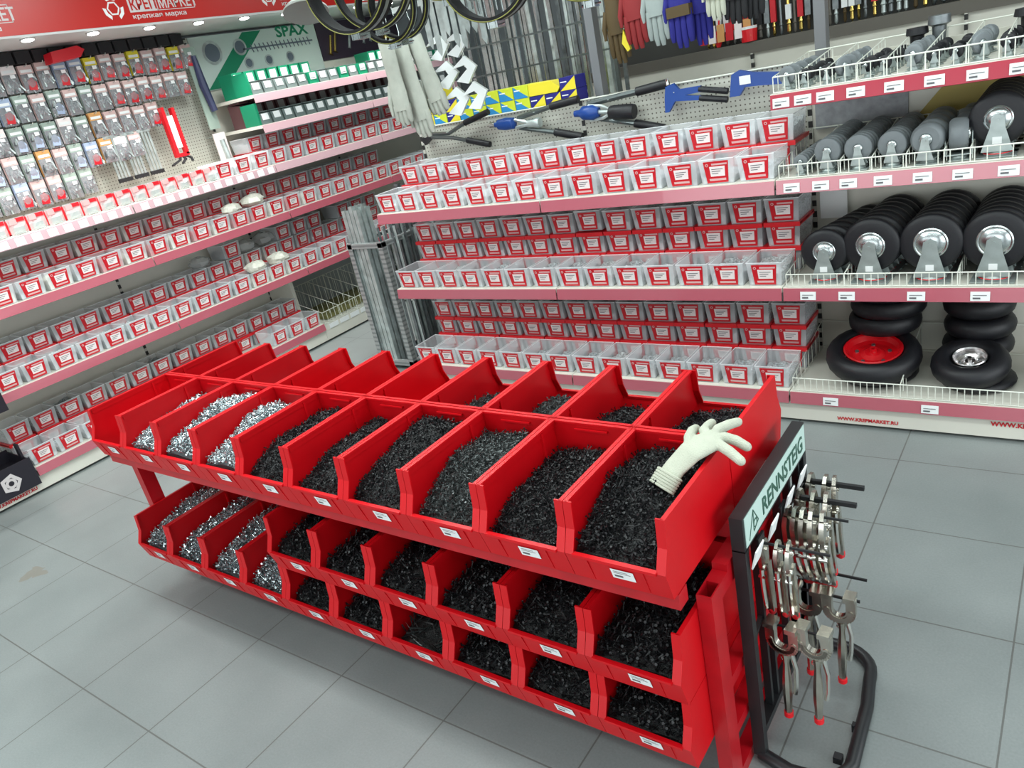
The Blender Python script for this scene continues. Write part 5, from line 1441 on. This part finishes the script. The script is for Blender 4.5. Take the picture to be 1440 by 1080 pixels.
# white cotton gloves bundle at the gondola's left end, and the white brackets
t = thing('display_rail', 'galvanised arm with hooks above the left end of the gondola', 'rail', (-2.9, 3.2, 2.2))
hp_(t, MB().box(-3.05,-1.45,3.17,3.195,2.20,2.225).box(-3.05,-3.02,3.17,3.73,2.16,2.20), 'rail_bar', [M['galv']], False)
for i, (x, y, z, w, h, tl) in enumerate(((-2.975,3.20,1.93,.10,.42,.04),(-2.935,3.14,1.95,.11,.50,-.02),(-2.90,3.20,1.95,.12,.60,-.10),(-2.83,3.24,1.94,.12,.48,-.20))):
    g_ = work_glove(('leftmost','second','third','rightmost')[i] + ' of the greyish white cotton gloves hanging at the gondola end', x, y, z, w, h, 'cottong', None, None, tl, .55)
    g_['group'] = 'white cotton gloves at the gondola end'
M['wbr'] = mat('white_coated_bracket', (.80,.84,.83), .35)
def white_bracket(x, y, z, s, label, rot):
    mb = MB()
    pts = [(-.55,.12),(.10,.55),(.55,.05),(.05,-.60),(-.45,-.42),(.12,.0),(.02,.18)]
    mb.prism([(p*s, q_*s) for p, q_ in pts], 1, -.03, .03)
    o = mb.build('white_bracket', [M['wbr']], smooth=False); o.location = (x, y, z); o.rotation_euler = (0, rot, .5)
    MB().tube([(0,0,.1*s),(0,.0,(2.2-z))], .002, 4).build('hang_wire', [M['wire']], o)
    return tag(o, label, 'bracket', 'white folded brackets')
for i, (x, z, s, r_) in enumerate(((-2.75,1.87,.11,.0),(-2.64,1.865,.105,.1),(-2.735,1.735,.12,.1),(-2.615,1.74,.115,.0),(-2.70,1.60,.125,.0),(-2.58,1.61,.12,-.1))):
    white_bracket(x, 3.32+.01*(i % 2), z, s, 'white angled shelf bracket, %s, %s row down' % (('left','right')[i % 2], od(i//2)), r_)
# perforated hanging straps
for i in range(9):
    x = -2.66 + .040*i
    mb = MB(); zz = 2.19
    L_ = .30 + .04*math.sin(i*1.7)
    mb.box(x-.016, x+.016, 3.165+.006*(i % 3), 3.168+.006*(i % 3), zz-L_, zz)
    mb.prism([(x-.016,zz-L_),(x+.016,zz-L_),(x+.004,zz-L_-.03)], 1, 3.165+.006*(i % 3), 3.168+.006*(i % 3))
    o = mb.build('steel_strap', [M['galv']], smooth=False)
    tag(o, 'perforated steel strap, %s from left in the bunch hanging at the top' % od(i), 'strap', 'perforated straps hanging at the top')
# big rubber-lined pipe clamps
M['ringrubber'] = mat('matt_black_rubber_lining', (.005,.005,.006), .75, spec=.3)
def pipe_clamp(label, x, y, z, R, w, yaw):
    t = thing('pipe_clamp', label, 'pipe clamp', (x, y, z), yaw, 'big rubber-lined pipe clamps')
    MB().lathe((0,-w/2,0), (0,1,0), [(0,R-.016),(0,R),(w,R),(w,R-.016),(w*.5,R-.012),(0,R-.016)], 48, 0, cap=False).build('band', [M['ringrubber']], t, angle=30)
    MB().torus((0,-w/2-.001,0), (0,1,0), R-.003, .0022, 48, 5).torus((0,w/2+.001,0), (0,1,0), R-.003, .0022, 48, 5).build('lining_edge', [mat('olive_rubber_edge', (.20,.20,.03), .5)], t)
    MB().lathe((0,-w/2+.008,0), (0,1,0), [(w*.25,R+.0015),(w*.55,R+.0015)], 48, 0, cap=False).build('steel_strap', [M['galvd']], t)
    MB().box(-.012,.012,-w/2,w/2,-R-.022,-R).box(-.020,-.014,-w/2,w/2,-R-.022,-R+.004).box(.014,.020,-w/2,w/2,-R-.022,-R+.004).build('ear', [M['zinc']], t, smooth=False)
    MB().lathe((-.035,0,-R-.012), (1,0,0), [(0,.006),(.006,.006),(.007,.0035),(.07,.0035)], 8).build('screw', [M['zinc']], t)
    top = 2.205 - z
    MB().tube([(0,0,R-.01),(0,0,R+.02)], .003, 5).build('hook', [M['galv']], t)
    return t
# they hang from a bar whose far end meets the end rail
t = thing('display_rail', 'long galvanised bar overhead carrying the pipe clamps', 'rail', (-2.2, 2.62, 2.40))
hp_(t, MB().box(-3.04,-1.45,2.60,2.64,2.42,2.45).box(-3.01,-1.45,2.73,2.75,2.42,2.45).box(-3.01,-1.45,2.86,2.89,2.42,2.45).box(-3.01,-1.45,2.94,2.96,2.42,2.45).box(-3.01,-1.45,3.01,3.03,2.42,2.45).box(-3.01,-1.45,2.655,2.67,2.42,2.45).box(-3.04,-3.01,2.60,3.18,2.42,2.45).box(-3.04,-3.01,3.165,3.195,2.22,2.99).box(-1.48,-1.45,2.60,2.64,2.45,2.99), 'rail_bar', [M['galv']], False)
for i, (x, y, z, R, w, yaw) in enumerate(((-2.56,2.60,2.165,.200,.085,.20),(-2.56,2.74,2.165,.195,.05,.20),(-2.26,2.88,2.215,.195,.085,.18),(-2.23,3.02,2.215,.19,.05,.2),(-2.62,2.86,2.06,.150,.04,.25),(-2.62,2.95,2.07,.150,.04,.25),(-1.85,2.60,2.055,.18,.085,.25),(-1.47,2.66,2.045,.18,.07,.25))):
    c = pipe_clamp('rubber-lined pipe clamp, %s of the big rings hanging at the top, counting from left' % od(i), x, y, z, R, w, yaw)
    MB().tube([(0,0,R+.015),(0,0,2.425-z)], .003, 5).build('hanger', [M['galv']], c)
t = thing('lamp_shade', 'pale round dish left of the pipe clamps at the top', 'lamp', (-2.87, 2.62, 2.10))
MB().lathe((0,0,.06), (.25,-.35,-1), [(0,.03),(.02,.07),(.05,.10),(.06,.102),(.055,.09)], 28).build('dish', [mat('grey_dish', (.25,.26,.24), .4)], t)
MB().tube([(0,0,.06),(0,0,.32)], .004, 6).build('hanger', [M['galv']], t)
for i in range(12):
    o = MB().tube([(-2.42+.022*i, 3.10+.012*(i % 3), 2.19), (-2.42+.022*i+.006, 3.10+.012*(i % 3), 1.98-.015*(i % 4))], .0045, 6).build('threaded_rod', [M['zinc']])
    tag(o, 'thin threaded rod, %s from left in the fringe above the straps' % od(i), 'rod', 'thin rods hanging at the top')

# far steel profiles standing behind the gondola
o = MB().box(-3.35,-2.2,4.16,4.175,1.85,1.86).box(-3.35,-2.2,4.16,4.175,1.68,1.69).box(-3.35,-3.33,4.16,4.18,0,2.2).box(-2.21,-2.19,4.16,4.18,0,2.2).box(-3.35,-2.19,4.2,4.45,.02,.05).build('far_rack', [M['bolt']], smooth=False)
tag(o, 'dark rack holding tall steel profiles behind the gondola', 'rack')
rf = random.Random(8)
for i in range(34):
    x = -3.29 + i*.0315
    m_ = 'zinc' if i < 14 else ('galv','galvd','zinc','galv')[i % 4]
    y = 4.24 + .10*rf.random(); wd = rf.uniform(.018,.028); ln = rf.uniform(-.02,.06) if i > 14 else 0
    mb = MB(); mb.bar((x,y,.05),(x-ln,y+.02,2.35+.3*rf.random()), wd, .012)
    o = mb.build('tall_profile', [M[m_]], smooth=False)
    tag(o, 'tall shiny steel profile, %s from left behind the gondola' % od(i), 'steel profile', 'tall profiles behind the gondola')

# far tool gondola
t = thing('far_gondola', 'far cream gondola behind the grey posts with a brown rail on top', 'shelving', (-1.0, 5.05, 0))
hp_(t, MB().box(-2.9, 1.6, 5.02, 5.04, 0, 1.483), 'back_panel', [M['beige']], False)
hp_(t, MB().box(-2.9, 1.6, 4.995, 5.05, 1.483, 1.548), 'rail', [M['band']], False)
hp_(t, MB().box(-2.9, 1.6, 5.16, 5.18, 1.483, 2.3), 'upper_panel', [mat('dim_panel', (.05,.05,.045), .6)], False)
for x in (-2.9, -1.72, -.585, .1): hp_(t, MB().box(x-.008, x+.008, 5.0-.006, 5.02, .1, 1.483), 'upright', [M['slot']], False)
rt_ = random.Random(21)
nt_ = 0
x = -2.02
cols = ['bolt','galv','gold','band','brown','galvd','galv','gold']
while x < .25:
    cm = rt_.choice(cols); L_ = rt_.uniform(.30,.5); zt = 2.05
    r_ = rt_.uniform(.008,.014)
    t = thing('long_drill', 'long drill bit in the far tool row, %s from left' % od(nt_), 'drill bit', (x, 5.09, 1.55), 0, 'long drill bits in the far tool row')
    MB().lathe((0,0,.0), (0,0,1), [(0,.002),(.012,r_),(.05,r_*.8),(.055,r_*1.2),(.07,r_*.8),(L_,r_*.8),(L_+.01,r_*.3)], 8).build('shank', [M[cm]], t)
    sl_ = rt_.choice((None,'yellow','labelred','white',None,'dark','galvd'))
    if sl_: MB().box(-.016,.016,-.012,.012,.08,.08+rt_.uniform(.08,.20)).build('sleeve', [M[sl_]], t, smooth=False)
    x += rt_.uniform(.033,.05); nt_ += 1
def far(name, mb, mats, label, cat): return tag(mb.build(name, mats, smooth=False), label, cat)
far('cup', MB().lathe((-1.735,5.02,1.552), (0,0,1), [(0,.045),(.07,.05),(.07,.05),(.085,.05)], 16, mats=[0,1,1]), [M['lid'], M['white']], 'red cup with a white rim standing on the far brown rail', 'cup')
far('handled_tool', MB().lathe((-1.93,5.02,1.552), (.1,0,1), [(0,.012),(.03,.022),(.09,.018),(.10,.006),(.22,.006)], 10), [M['lid']], 'tool with a red handle standing left of the red cup', 'tool')
# card row of boxes with red and white print between brown glove and blue glove
for i in range(6):
    far('small_blister', MB().box(-2.13+.055*i, -2.085+.055*i, 4.985, 4.993, 1.60, 1.70).box(-2.13+.055*i, -2.085+.055*i, 4.98, 4.985, 1.60, 1.64), [M[('labelred','labelpale','orange')[i % 3]]], 'small printed blister hanging beyond the gloves, %s from left' % od(i), 'packet').location = (.1, 0, -.02)
